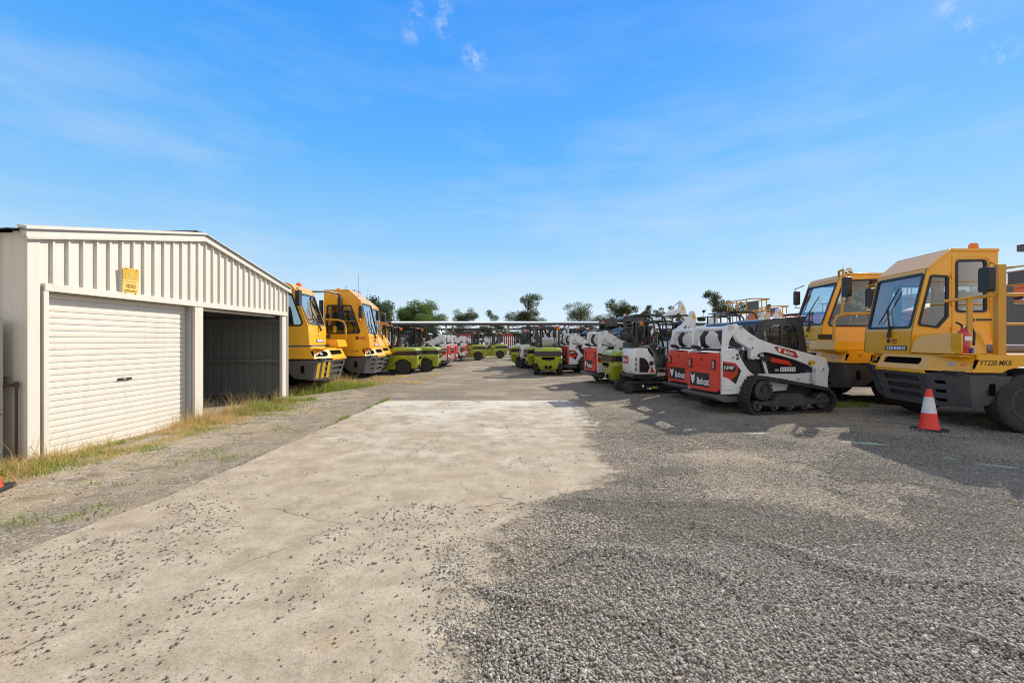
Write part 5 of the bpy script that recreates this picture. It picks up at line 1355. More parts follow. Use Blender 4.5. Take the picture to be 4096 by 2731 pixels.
# ------------------------------------------------------------------ shed
SX, SY0, SY1 = -5.98, 5.25, 11.0
EZ, RZ = 2.80, 3.42          # wall height at the eave and at the ridge
YM = (SY0 + SY1) / 2
def gz(y): return EZ + (RZ - EZ) * (1 - abs(y - YM) / (YM - SY0))
shed = thing('storage_shed', 'cream ribbed steel shed with one roller door shut and one bay open', 'shed', (SX, YM, 0))
def W_(mb): # world coordinates to the shed's own
    mb.v = [(x - SX, y - YM, z) for x, y, z in mb.v]; return mb
DZ = 2.12
def ribs(y0, y1, pitch=.19, h=.029, w=.05, start=None):
    """profile along y of ribbed sheet: list of (y, outward)"""
    out = [(y0, 0)]; y = (start if start is not None else y0 + pitch * .5)
    while y + w < y1:
        out += [(y, 0), (y + .012, h), (y + w - .012, h), (y + w, 0)]; y += pitch
    return out + [(y1, 0)]
m = MB('cream')
pr = ribs(SY0 + .02, SY1 - .02, start=SY0 + .25)
for (a, da), (b, db) in zip(pr[:-1], pr[1:]):
    m.add([(SX + da, a, DZ + .05), (SX + db, b, DZ + .05), (SX + db, b, gz(b)), (SX + da, a, gz(a))], [(0, 1, 2, 3)])
W_(m).build('gable_wall', shed, smooth=0)
m = MB('cream')   # end wall facing the camera, ribbed along x
pr = ribs(0.25, 6.2, start=.30)
for (a, da), (b, db) in zip([(0, 0)] + pr[:-1], pr):
    m.add([(SX - a, SY0 - da, 0), (SX - b, SY0 - db, 0), (SX - b, SY0 - db, EZ), (SX - a, SY0 - da, EZ)], [(1, 0, 3, 2)])
W_(m).build('end_wall', shed, smooth=0)
m = MB('creamshade')   # far end wall, seen from inside through the open bay
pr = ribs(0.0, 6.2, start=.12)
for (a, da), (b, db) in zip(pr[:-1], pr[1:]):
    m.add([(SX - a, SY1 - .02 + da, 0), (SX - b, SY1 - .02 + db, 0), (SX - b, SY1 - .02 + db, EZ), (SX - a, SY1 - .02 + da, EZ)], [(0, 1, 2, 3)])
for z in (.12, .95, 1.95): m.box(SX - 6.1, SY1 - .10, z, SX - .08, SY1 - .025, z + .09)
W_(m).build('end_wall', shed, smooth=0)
m = MB('creamshade'); m.box(SX - 6.2, SY0, 0, SX - 6.15, SY1, EZ); m.box(SX - 6.1, YM - .12, 0, SX - .3, YM - .08, EZ); W_(m).build('back_wall', shed, smooth=0)
m = MB('roofdk')
for s_ in (-1, 1):
    ye = (SY0 - .10) if s_ < 0 else (SY1 + .10); n = 80
    for k in range(n):
        xa, xb = SX + .10 - k * 6.4 / n, SX + .10 - (k + 1) * 6.4 / n
        ha, hb = (.02 * (k % 2)), (.02 * ((k + 1) % 2))
        zr, ze = RZ + .045, gz(ye) + .04
        m.add([(xa, YM, zr + ha), (xb, YM, zr + hb), (xb, ye, ze + hb), (xa, ye, ze + ha)], [(0, 1, 2, 3)])
m.box(SX - 6.3, YM - .15, RZ + .05, SX + .02, YM + .15, RZ + .095)
W_(m).build('roof', shed, smooth=0)
m = MB('cream')   # barge capping
for s_ in (-1, 1):
    ye = (SY0 - .06) if s_ < 0 else (SY1 + .12)
    a, b = (YM, RZ), (ye, gz(ye))
    m.loft([[(SX + .03, a[0], a[1] - .055), (SX + .062, a[0], a[1] - .045), (SX + .062, a[0], a[1] + .085), (SX - .06, a[0], a[1] + .10)], [(SX + .03, b[0], b[1] - .055), (SX + .062, b[0], b[1] - .045), (SX + .062, b[0], b[1] + .085), (SX - .06, b[0], b[1] + .10)]])
    m.loft([[(SX + .075, a[0], a[1] - .075), (SX + .078, a[0], a[1] - .045), (SX + .03, a[0], a[1] - .04), (SX + .03, a[0], a[1] - .07)], [(SX + .075, b[0], b[1] - .075), (SX + .078, b[0], b[1] - .045), (SX + .03, b[0], b[1] - .04), (SX + .03, b[0], b[1] - .07)]])
W_(m).build('barge_cap', shed, smooth=20, fix=True)
m = MB('cream'); m.box(SX - .01, SY0 - .012, 0, SX + .016, SY0 + .13, EZ + .02); m.box(SX - .16, SY0 - .014, 0, SX, SY0 + .01, EZ + .02); W_(m).build('corner_flashing', shed, bevel=.003)
m = MB('cream'); m.box(SX - .06, SY1 - .20, 0, SX + .012, SY1 + .01, DZ + .04); m.box(SX - .02, SY1 + .0, 0, SX + .035, SY1 + .03, EZ + .02); W_(m).build('corner_flashing', shed, bevel=.003)
m = MB('cream'); m.box(SX - .05, SY0 + .16, DZ, SX + .042, SY1 - .02, DZ + .095); W_(m).build('lintel', shed, bevel=.004)
m = MB('cream'); m.box(SX - .16, 5.40, 0, SX + .038, 5.46, DZ - .002); W_(m).build('door_jamb', shed, bevel=.004)
m = MB('cream'); m.box(SX - .20, 7.90, 0, SX + .03, 8.10, DZ); m.m('galv').box(SX - .16, 7.86, 0, SX - .02, 7.895, DZ); W_(m).build('door_jamb', shed, bevel=.004)
m = MB('cream')   # curtain of the shut door
z = .04; pf = []; p_ = .0832
while z < DZ:
    pf += [(z, 0), (z + .003, -.011), (z + .010, -.011), (z + .014, .0), (z + .045, .003), (z + p_ - .004, .001)]; z += p_
pf = [q for q in pf if q[0] < DZ - .001] + [(DZ - .001, 0)]
for (a, da), (b, db) in zip(pf[:-1], pf[1:]): m.add([(SX - .12 + da, 5.45, a), (SX - .12 + da, 7.885, a), (SX - .12 + db, 7.885, b), (SX - .12 + db, 5.45, b)], [(0, 1, 2, 3)])
m.box(SX - .14, 5.45, .0, SX - .10, 7.885, .045)
rd = W_(m).build('roller_door', shed, smooth=0)
m = MB('black'); m.box(SX - .12, 6.55, .90, SX - .098, 6.77, .935); m.m('chrome').box(SX - .10, 6.62, .911, SX - .092, 6.68, .924); W_(m).build('handle', rd, bevel=.004)
m = MB('oldwhite'); m.cyl((SX - .18, 8.12, DZ - .02), (SX - .18, 10.75, DZ - .02), .035, 10); m.m('steel').cyl((SX - .35, 8.12, DZ + .18), (SX - .35, 10.75, DZ + .18), .16, 16); W_(m).build('rolled_door', shed)
m = MB('slab'); m.box(SX - 6.1, SY0 + .05, .005, SX - .35, SY1 - .05, .02); W_(m).build('floor_slab', shed)
# sign
sg = MB('signpale'); Os = V3(SX + .05, 6.585, 2.395); frs = (V3(0, 1, 0), V3(0, 0, 1)); tilt = Vector((.05, 0, 1)).normalized(); frs = (V3(0, 1, 0), tilt)
def sgp(pts, k, lift): sg.m(k).flat(pts, Os, frs, lift)
sg.plate(rpoly(rect(-.135, -.195, .135, .195), .015, 3), Os, frs, .006)
sgp(rect(-.118, .025, .118, .18), 'signgold', .002); sgp([(-.128, -.188), (.128, -.188), (.128, .188), (-.128, .188)], 'signgold', .001); sgp(rect(-.122, -.182, .122, .022), 'signpale', .002)
sgp(rpoly([(-.045, .083), (.045, .083), (0, .165)], .008, 2), 'signpale', .004); sgp(rpoly([(-.034, .090), (.034, .090), (0, .150)], .005, 2), 'signgold', .0055); sgp(rpoly([(-.028, .094), (.028, .094), (0, .143)], .004, 2), 'signpale', .007); sgp([(-.014, .113), (.014, .103), (.016, .109), (-.010, .121)], 'signgold', .0085)
for tx, zc, w, h, k in (('WARNING', .054, .20, .042, 'signpale'), ('THIS AREA UNDER', -.008, .19, .024, 'signgold'), ('VIDEO', -.075, .185, .065, 'signtxt'), ('SURVEILLANCE', -.145, .205, .034, 'signtxt')):
    sg.m(k).text(tx, Os + tilt * zc, frs, w, h, bold=.035, lift=.0045)
sg.m('void')
for a, b in ((-.085, .18), (.085, .18), (-.085, -.18), (.085, -.18)): p = Os + V3(0, a, 0) + tilt * b; sg.cyl(p, p + V3(.006, 0, 0), .008, 8)
so_ = sg.build('warning_sign', smooth=0); tag(so_, 'small gold video surveillance warning sign on the shed gable', 'sign')
# tap
tp = MB('rust'); tx_, ty_ = -6.04, 5.19
tp.tube([(tx_, ty_, 0), (tx_, ty_, .98)], .014, 8); tp.cyl((tx_, ty_, .94), (tx_, ty_ , 1.01), .022, 8)
tp.tube([(tx_, ty_, .97), (tx_ - .05, ty_ - .02, .975), (tx_ - .10, ty_ - .04, .965), (tx_ - .13, ty_ - .05, .92)], [.016, .018, .018, .016], 8); tp.cyl((tx_ - .085, ty_ - .035, .98), (tx_ - .085, ty_ - .035, 1.06), .012, 8); tp.box(tx_ - .12, ty_ - .045, 1.055, tx_ - .05, ty_ - .025, 1.07)
to_ = tp.build('water_tap', smooth=40); tag(to_, 'rusty garden tap on a thin standpipe at the shed corner', 'tap')
fn = thing('panel_fence', 'cream steel panel fence meeting the shed corner', 'fence', (-6.125, 5.10, 0))
f = MB('fencecr'); f.box(-3.0, -.03, .03, -.05, .0, 1.72); 
for k in range(14): f.box(-2.95 + k * .21, -.05, .06, -2.87 + k * .21, -.03, 1.70)
f.build('fence_panel', fn); f = MB('fencecr'); f.box(-3.0, -.06, 1.70, -.05, .03, 1.76); f.build('rail', fn, bevel=.004)
f = MB('fencecr'); f.box(-.05, -.06, 0, .0, .03, 1.77); f.build('post', fn, bevel=.004)
vn = raw_mesh('creeper', *(lambda n: ((lambda P_: (np.concatenate([P_ + rng.normal(0, .03, (n, 3)) for _ in range(3)], 1).reshape(-1, 3), np.arange(n * 3).reshape(-1, 3)))(np.stack([-6.17 + rng.normal(0, .025, n), 5.02 + rng.normal(0, .03, n), rng.random(n) ** 1.2 * 1.1], -1))))(160), 'leafA'); tag(vn, 'thin green creeper climbing the cream fence', 'creeper')

# ------------------------------------------------------------------ traffic cones
def make_cone(label):
    T = thing('traffic_cone', label, 'traffic cone', group='red and white traffic cones')
    b = MB('black'); b.plate(rpoly(rect(-.185, -.185, .185, .185), .06, 3), (0, 0, .045), TOP, .045); b.build('base', T, bevel=.008)
    c = MB('conered'); c.lathe([(.150, .044), (.138, .065), (.1005, .30)], (0, 0, 0), (0, 0, 1), 32); c.m('conewht').lathe([(.1015, .30), (.0605, .565)], (0, 0, 0), (0, 0, 1), 32); c.m('conered').lathe([(.060, .565), (.038, .685), (.034, .695), (.026, .695)], (0, 0, 0), (0, 0, 1), 32)
    c.build('cone_body', T, smooth=50); return T
cn = make_cone('red and white traffic cone standing before the dark bumper'); cn.location = (6.76, 7.25, 0); cn.rotation_euler.z = R(8)
c2 = copy_tree(cn); c2.location = (-5.335, 4.28, 0); c2.rotation_euler.z = R(20); c2['label'] = 'red and white traffic cone in dry grass by the shed corner'

# ------------------------------------------------------------------ trees
def make_tree(label, dx, dtop, half, Y, leaf='leafB', clumps=22, per=170, leafs=.30, low=.35, gap=.0, trunk=.22, bare=False, seed=0):
    """dx, dtop, half: centre, top and half width measured on the 2352 px wide photograph"""
    r = np.random.default_rng(100 + seed); X = (dx - 1201) * Y / 1000; H = 1.5 + (782 - dtop) * Y / 1000; hw = half * Y / 1000
    T = thing('tree', label, 'tree', (X, Y, 0), group='trees standing beyond the long canopy')
    zb = H * low; zc, zr = (H + zb) / 2, (H - zb) / 2
    cs = []
    if gap:
        nl = max(4, clumps // 3)
        for q in range(nl):
            z = zb + (H - zb) * (.10 + .82 * r.random() ** .85); wz = 1 - .6 * abs((z - zc) / zr) ** 2
            lc = np.array([(2 * ((q * .618 + r.random() * .35) % 1) - 1) * hw * wz * .85, r.normal(0, .35) * hw, z]); lr = (.30 + .24 * r.random()) * hw
            for w in range(5):
                o_ = r.normal(0, .55, 3) * lr; o_[2] *= .6
                cs.append((lc + o_, lr * (.42 + .42 * r.random())))
        for q in range(3): cs.append((np.array([r.normal(0, .3) * hw, 0, H - (.22 + .3 * q) * hw]), (.26 + .08 * q) * hw))
    for k in range(0 if gap else clumps * 3):
        if len(cs) >= clumps: break
        u = r.normal(0, 1, 3); u /= np.linalg.norm(u); rad = r.random() ** .45 * .88
        cs.append((np.array([u[0] * rad * hw, u[1] * rad * hw, zc + u[2] * rad * zr]), (.18 + .20 * r.random()) * min(hw, zr) * 1.2))
    pts = []
    for c, cr in cs:
        n = int((2.3 if gap else 2.8) * per * (cr / (.35 * min(hw, zr))) ** 2) + 20; d = r.normal(0, 1, (n, 3)); d /= np.linalg.norm(d, axis=1)[:, None]
        q = d * (r.random((n, 1)) ** .30) * cr * (1 + .35 * r.normal(0, 1, (n, 1)) * .5); q[:, 2] *= (.74 if gap else .78)
        pts.append(c + q)
    P_ = np.concatenate(pts); n = len(P_); a = r.normal(0, 1, (n, 3)); a /= np.linalg.norm(a, axis=1)[:, None]; b = np.cross(a, r.normal(0, 1, (n, 3))); b /= np.linalg.norm(b, axis=1)[:, None]
    S = (.62 * leafs * (.6 + .8 * r.random(n)))[:, None]
    V = np.stack([P_ - a * S * .5, P_ + b * S * .28, P_ + a * S * .5, P_ - b * S * .28], 1).reshape(-1, 3); F = np.arange(n * 4).reshape(-1, 4)
    raw_mesh('crown', V, F, leaf, T)
    t = MB('bark'); wob = [(0, 0, 0)] + [(r.normal(0, .10) * hw, r.normal(0, .05) * hw, z) for z in (H * .25, H * .5, H * .75)]
    t.tube(wob, [trunk, trunk * .8, trunk * .55, trunk * .2], 8)
    for c, cr in cs:
        z0 = max(H * .2, min(H * .7, c[2] - cr * 1.4)); i = min(2, int(z0 / (H * .25))); f_ = z0 / (H * .25) - i; a_ = Vector(wob[i]).lerp(Vector(wob[i + 1]), min(1, f_))
        t.tube([a_, a_.lerp(Vector(c), .55) + V3(0, 0, -.08 * cr), Vector(c)], [trunk * .36, trunk * .22, trunk * .07], 5)
    t.build('trunk', T)
    return T
TREES = [
 ('broad dark fig tree behind the second and third yellow tractors', 840, 671, 72, 78, 'leafC', 46, 300, .42, .10, 0, .5),
 ('wide dense green tree left of the row of slender gum trees', 962, 692, 70, 86, 'leafA', 52, 300, .42, .10, 0, .5),
 ('low spreading gum tree right beside the wide dense tree', 1065, 709, 38, 92, 'leafB', 16, 150, .36, .14, .22, .22),
 ('small compact gum tree standing alone above the canopy roof', 1130, 710, 25, 96, 'leafB', 13, 140, .36, .14, .2, .2),
 ('tallest gum tree at the middle of the tree line', 1216, 675, 40, 92, 'leafB', 24, 170, .36, .14, .2, .26),
 ('gum tree with one small tuft leaning left on a bare limb', 1336, 693, 44, 94, 'leafB', 20, 160, .36, .14, .22, .24),
 ('round gum tree with a thin arching branch on its right', 1420, 687, 42, 88, 'leafB', 22, 190, .34, .14, .16, .26),
 ('gum tree just left of the raised white digger boom', 1492, 699, 25, 90, 'leafB', 14, 150, .34, .12, .2, .2),
 ('dark gum tree behind the raised white digger boom', 1540, 701, 28, 90, 'leafB', 14, 150, .34, .12, .2, .2),
 ('short dark bushy tree at the foot of the lone tall gum', 1614, 706, 17, 84, 'leafC', 13, 180, .32, .2, 0, .2),
 ('lone tall gum tree above the black canopies on the right', 1651, 667, 33, 86, 'leafB', 20, 170, .34, .25, .18, .24),
 ('thin sparse gum tree beside the yellow basket rails', 1703, 692, 21, 84, 'leafB', 11, 70, .32, .2, .3, .16),
 ('small tree top showing behind the yellow basket rails', 1765, 698, 16, 84, 'leafB', 9, 110, .32, .2, .2, .16)]
for i, t in enumerate(TREES): make_tree(*t, seed=i)
# ------------------------------------------------------------------ long open canopies at the back of the yard
def make_carport(label, Y, x0, x1, zf, zr, depth, bay):
    T = thing('carport', label, 'carport', (0, Y, 0), group='long open vehicle canopies at the back of the yard')
    r = MB('roofwh'); n = int((x1 - x0) / .3)
    for k in range(n):
        a, b = x0 + (x1 - x0) * k / n, x0 + (x1 - x0) * (k + 1) / n; m_ = (a + b) / 2
        r.add([(a, 0, zf), (m_, 0, zf + .05), (b, 0, zf), (b, depth, zr), (m_, depth, zr + .05), (a, depth, zr)], [(0, 1, 4, 5), (1, 2, 3, 4)])
    r.build('roof', T, smooth=0)
    b = MB('steel'); b.box(x0, .05, zf - .42, x1, .14, zf - .03); b.box(x0, depth - .3, zr - .3, x1, depth - .2, zr - .1); b.build('beam', T)
    xs = np.arange(x0 + 3, x1, bay)
    for x in xs:
        p = MB('galv'); p.box(x - .13, .4, 0, x + .13, .66, zf - .1); p.build('post', T)
        p = MB('galv'); p.box(x - .13, depth - .8, 0, x + .13, depth - .55, zr - .2); p.build('post', T)
    for a, b_ in zip(xs[:-1], xs[1:]):
        for yy, zt in ((.5, zf - .12), (depth - .7, zr - .15)):
            t = MB('steel'); h = .85; n = 8
            t.box(a, yy, zt - .08, b_, yy + .06, zt); t.box(a, yy, zt - h, b_, yy + .06, zt - h + .07)
            for k in range(n):
                u0, u1 = a + (b_ - a) * k / n, a + (b_ - a) * (k + 1) / n
                t.tube([(u0, yy + .03, zt - (h - .04 if k % 2 else .04)), (u1, yy + .03, zt - (.04 if k % 2 else h - .04))], .035, 5)
                t.box(u0 - .025, yy, zt - h, u0 + .025, yy + .05, zt)
            t.build('truss', T)
    return T
make_carport('front row white roofed canopy on lattice beams', 72, -26, 46, 4.42, 5.0, 8.0, 10.2)
make_carport('second white roofed canopy behind the front one', 100, -32, 60, 4.35, 5.1, 8.0, 10.2)
make_carport('rearmost white canopy seen through the lattice beams', 118, -36, 70, 6.2, 6.9, 9.0, 12.0)
# far wall, containers and palisade
T = thing('warehouse', 'pale corrugated warehouse wall seen under the canopies', 'building', (-10, 128, 0))
m = MB('wallgrey'); n = 40
for k in range(n):
    a, b = -13 + 14 * k / n, -13 + 14 * (k + 1) / n; c = (a + b) / 2
    m.add([(a, 0, 0), (c, -.08, 0), (b, 0, 0), (b, 0, 5.2), (c, -.08, 5.2), (a, 0, 5.2)], [(0, 1, 4, 5), (1, 2, 3, 4)])
m.box(-13, .05, 0, 1, 14, 5.2); m.build('wall', T, smooth=0); m = MB('roofwh'); m.add([(-13.4, -.4, 5.25), (1.4, -.4, 5.25), (1.4, 7, 5.7), (-13.4, 7, 5.7), (-13.4, 14.4, 5.25), (1.4, 14.4, 5.25)], [(0, 1, 2, 3), (3, 2, 5, 4)]); m.build('roof', T, smooth=0)
def container(loc, L, label, rz=0):
    T = thing('shipping_container', label, 'container', loc, rz, group='red shipping containers at the end of the yard')
    m = MB('contred'); n = int(L / .14)
    for s in (-1, 1):
        for k in range(n):
            a, b = -L / 2 + L * k / n, -L / 2 + L * (k + 1) / n; d = .03 * (k % 2)
            m.add([(a, s * (1.2 - d), .15), (b, s * (1.2 - d), .15), (b, s * (1.2 - d), 2.45), (a, s * (1.2 - d), 2.45)], [(0, 1, 2, 3)])
    m.box(-L / 2, -1.15, .15, L / 2, 1.15, 2.4); m.build('body', T, smooth=0)
    f = MB('contred')
    for x in (-L / 2, L / 2):
        for y in (-1.17, 1.17): f.box(x - .06, y - .05, .0, x + .06, y + .05, 2.6)
    for y in (-1.17, 1.17): f.box(-L / 2, y - .05, 2.45, L / 2, y + .05, 2.6); f.box(-L / 2, y - .05, .0, L / 2, y + .05, .16)
    f.build('frame', T); return T
container((-9.4, 66, 0), 3.0, 'dull red container left of the mid yard diggers')
container((-2.4, 66, 0), 1.6, 'short red container behind the centre green forklifts', 2)
for i, (xa, xb, lb) in enumerate(((-12.5, -1.0, 'white palisade fence behind the left mid yard diggers'), (-1.0, 9, 'white palisade fence behind the right hand diggers'))):
    T = thing('palisade_fence', lb, 'fence', ((xa + xb) / 2, 60, 0)); w = (xb - xa) / 2
    p = MB('roofwh')
    for k in range(int(2 * w / .28)):
        x = -w + k * .28; p.plate([(x - .045, .1), (x + .045, .1), (x + .045, 2.0), (x, 2.12), (x - .045, 2.0)], (0, 0, 0), SIDE, .02)
    p.build('pickets', T, smooth=0); p = MB('galv'); p.box(-w, .03, .5, w, .07, .56); p.box(-w, .03, 1.7, w, .07, 1.76); p.build('rail', T)
# far right: charcoal fence, grey building, lamp pole
T = thing('charcoal_fence', 'dark charcoal ribbed sheet fence behind the nearest tractor', 'fence', (14.9, 12.9, 0))
m = MB('fencedk'); pr = ribs(0, 9, pitch=.30, h=.04, w=.09)
for (a, da), (b, db) in zip(pr[:-1], pr[1:]): m.add([(a, -da, .02), (b, -db, .02), (b, -db, 2.56), (a, -da, 2.56)], [(0, 1, 2, 3)])
m.build('fence_panel', T, smooth=0); m = MB('fencedk'); m.box(-.62, -.05, 0, -.42, .06, 3.1); m.box(-.42, -.03, 0, 0, .02, 2.56); m.build('post', T); m = MB('galv'); m.box(-.42, -.06, 2.56, 9, .03, 2.60); m.build('rail', T)
T = thing('warehouse', 'large grey warehouse at the far right beyond the tractors', 'building', (84, 62, 0))
m = MB('wallgrey'); m.box(-18, 0, 0, 30, 20, 9.4); m.build('wall', T); m = MB('wallgrey'); m.add([(-18.6, -.5, 9.4), (30, -.5, 9.4), (30, 20, 11.4), (-18.6, 20, 11.4), (-18.6, -.5, 9.1), (30, -.5, 9.1)], [(0, 1, 2, 3), (4, 5, 1, 0)]); m.build('roof', T, smooth=0)
T = thing('light_pole', 'tall grey pole with a box lamp at the right edge', 'light pole', (23.36, 20.2, 0))
m = MB('galv'); m.cyl((0, 0, 0), (0, 0, 5.7), .09, 10, .05); m.build('pole', T); m = MB('grey'); m.box(-.22, -.22, 5.65, .22, .22, 5.98); m.build('lamp_head', T, bevel=.02)

# ------------------------------------------------------------------ orange boom lifts with yellow baskets
def make_lift(label):
    T = thing('boom_lift', label, 'boom lift', group='orange boom lifts with yellow baskets')
    c = MB('orange'); c.plate(rpoly([(-1.3, .55), (-1.2, 1.0), (1.2, 1.0), (1.3, .55)], .05, 2), (0, -.8, 0), SIDE, 1.6); c.build('chassis', T, bevel=.02)
    for x in (-1.0, 1.0):
        for s in (-1, 1): wheel(T, (x, s * 1.0, .46), .46, .34, s, rim='oldwhite', rimr=.5)
    t = MB('orange'); t.plate(rpoly([(-1.9, 1.1), (-2.0, 1.9), (-1.2, 2.15), (.5, 2.0), (.7, 1.1)], .10, 3), (0, -1.05, 0), SIDE, .72); t.plate(rpoly([(-1.9, 1.1), (-2.0, 1.9), (-1.2, 2.15), (.5, 2.0), (.7, 1.1)], .10, 3), (0, .33, 0), SIDE, .72)
    t.m('black').cyl((-.4, 0, 1.0), (-.4, 0, 1.2), .5, 18); t.box(-1.7, -.3, 1.1, .3, .3, 1.7); t.m('decwht').text('JLG', (-.7, -1.05, 1.6), SIDE, .6, .25, bold=.04) if False else None
    t.build('turret', T, bevel=.02)
    b = MB('orange'); b.loft([[(-1.5, -.17, 2.0), (-1.5, .17, 2.0), (-1.5, .17, 2.45), (-1.5, -.17, 2.45)], [(2.6, -.14, 2.55), (2.6, .14, 2.55), (2.6, .14, 2.9), (2.6, -.14, 2.9)]])
    b.m('oldwhite').loft([[(2.6, -.10, 2.6), (2.6, .10, 2.6), (2.6, .10, 2.85), (2.6, -.10, 2.85)], [(3.3, -.10, 2.7), (3.3, .10, 2.7), (3.3, .10, 2.92), (3.3, -.10, 2.92)]])
    b.m('orange').plate(rpoly([(-1.7, 1.6), (-1.65, 2.5), (-1.35, 3.0), (-1.1, 2.9), (-1.1, 1.6)], .08, 3), (0, -.25, 0), SIDE, .5)
    b.m('black').cyl((-1.0, 0, 1.7), (.8, 0, 2.3), .08, 10); b.build('boom', T, bevel=.015)
    k = MB('yrail'); x0, x1, y0, y1, z0 = 3.3, 4.3, -1.2, 1.2, 2.3
    for z in (z0 + .05, z0 + .6, z0 + 1.15): k.tube([Vector((*p, z)) for p in rpoly(rect(x0, y0, x1, y1), .3, 4)], .028, 6, True)
    for p in [(x0, -.8), (x0, 0), (x0, .8), (x1, -.8), (x1, 0), (x1, .8), (x0 + .5, y0), (x0 + .5, y1)]: k.tube([(*p, z0), (*p, z0 + 1.15)], .025, 6)
    k.m('steel').box(x0 + .02, y0 + .1, z0 - .03, x1 - .02, y1 - .1, z0 + .02); k.m('grey').box(x0 + .05, -.3, z0 + .7, x0 + .3, .3, z0 + 1.1); k.build('basket', T)
    l = MB('lens'); l.lathe([(.07, 0), (.07, .14), (0, .16)], (-1.6, .7, 2.0), (0, 0, 1), 12); l.build('beacon', T)
    return T
lift = make_lift('x')
for loc, rz, lb, k_ in (((18.4, 26, 0), 183, 'orange boom lift with a long curved yellow basket above the loaders', 1), ((18.0, 31, 0), 0, 'big orange boom lift body behind the curved yellow basket', 1.22), ((14.8, 21.8, 0), 185, 'orange boom lift seen through the second tractor cab windows', 1),
                    ((20.8, 19.2, 0), 2, 'tall orange boom lift whose red elbow rises behind the nearest tractor door', 1.5), ((24.2, 17.4, 0), 181, 'orange boom lift reaching over the charcoal fence', 1.25), ((26.5, 22.5, 0), 178, 'orange boom lift behind the one reaching over the charcoal fence', 1.3)):
    place(lift, USED, loc, rz, lb, scale=k_)
# dark leafy belt, added to stand for the darkness under the canopies
nb = 60000; bx = -75 + 190 * rng.random(nb); bz = (rng.random(nb) ** .8) * (3.0 + 2.4 * fbm(bx, bx * 0, .12, 60)); by = 142 + rng.random(nb) * 3
aa = rng.normal(0, 1, (nb, 3)); aa /= np.linalg.norm(aa, axis=1)[:, None]; bb = np.cross(aa, rng.normal(0, 1, (nb, 3))); bb /= np.linalg.norm(bb, axis=1)[:, None]
pp = np.stack([bx, by, bz], -1); tb = raw_mesh('dark_fill_belt', np.stack([pp - aa * .3, pp + bb * .2, pp + aa * .3, pp - bb * .2], 1).reshape(-1, 3), np.arange(nb * 4).reshape(-1, 4), 'leafC'); tag(tb, 'low dark leafy belt added to darken the space under the canopies', 'trees', kind='stuff')

# ------------------------------------------------------------------ compact loaders
trk = make_loader('compact_loader', 'x', True, 'T590'); whl = make_loader('compact_loader', 'y', False, 'S590')
place(trk, USED, (5.37, 9.75, 0), 12, 'nearest white tracked loader with red tailgate beside the tractors')
place(trk, USED, (5.52, 11.58, 0), 13, 'white tracked loader half hidden behind the nearest loader')
place(trk, USED, (3.85, 15.85, 0), 13, 'white tracked loader with red tailgate between green forklift tail and big wheels')
place(whl, USED, (3.42, 20.85, 0), 12, 'white wheeled loader with red rim right of the centre forklift')
place(whl, USED, (-5.66, 24.45, 0), 180, 'white loader with red tail beside the two large left forklifts')
place(whl, USED, (-5.52, 26.25, 0), 180, 'middle one of the three white loaders on the left')
place(whl, USED, (-5.65, 32.0, 0), 182, 'farthest of the three white loaders on the left')
place(trk, USED, (-7.8, 35.0, 0), 181, 'loader whose black cab shows above the second left forklift')
place(trk, USED, (-9.9, 37.0, 0), 180, 'loader whose black cab shows through the first left forklift guard')
place(trk, USED, (-9.0, 43.0, 0), 180, 'distant loader with black cab behind the left white loaders')
place(trk, USED, (5.6, 31.8, 0), 12, 'loader deep in the right hand row behind the cabbed forklifts')
place(trk, USED, (-9.3, 26.6, 0), 180, 'loader hidden behind the second left forklift and first white loader')
# ------------------------------------------------------------------ excavators
can = make_excavator('mini_excavator', 'x', False, 'folded'); cbx = make_excavator('mini_excavator', 'y', True, 'low', 'E35z'); rai = make_excavator('mini_excavator', 'z', True, 'raised', 'E50z')
place(can, USED, (3.73, 12.82, 0), 8, 'nearest white mini excavator with black canopy and rubber tracks')
place(can, USED, (.58, 24.0, 0), 8, 'small canopy excavator left of the centre green forklift')
place(can, USED, (1.45, 27.3, 0), 6, 'canopy excavator half hidden behind the centre green forklift')
place(can, USED, (.15, 34.5, 0), 5, 'far canopy excavator at the right side of the lane')
place(can, USED, (7.40, 14.9, 0), 8, 'canopy excavator showing its roof above the nearest loader cab', scale=1.1)
place(can, USED, (8.05, 17.0, 0), 8, 'canopy excavator with the lower roof behind the nearest loaders', scale=1.1)
place(can, USED, (6.9, 18.9, 0), 8, 'canopy excavator left of the twin black roofs', scale=1.15)
place(can, USED, (10.2, 15.4, 0), 8, 'canopy excavator behind the second yellow tractor windscreen', scale=1.1)
place(cbx, USED, (-2.78, 45.0, 0), 180, 'white cab excavator behind the right one of two mid yard forklifts')
place(cbx, USED, (-5.1, 49.0, 0), 178, 'white cab excavator behind the left one of two mid yard forklifts')
place(cbx, USED, (.4, 42.0, 0), 4, 'cab excavator at the far end of the right hand row')
place(rai, USED, (5.72, 22.6, 0), 6, 'white excavator with its boom raised above the row', scale=1.2)
place(can, USED, (3.1, 29.7, 0), 8, 'canopy excavator showing between the centre forklift and wheeled loader')
place(can, USED, (4.6, 35.2, 0), 6, 'canopy excavator far back above the wheeled loader')
place(cbx, USED, (3.2, 40.0, 0), 4, 'cab excavator far back behind the centre forklift')
place(can, USED, (-9.2, 32.2, 0), 180, 'canopy excavator behind the left white loaders')
place(can, USED, (-6.6, 41.5, 0), 180, 'canopy excavator behind the left mid yard forklift')
place(cbx, USED, (-8.3, 47.5, 0), 180, 'cab excavator at the far left of the mid yard row')
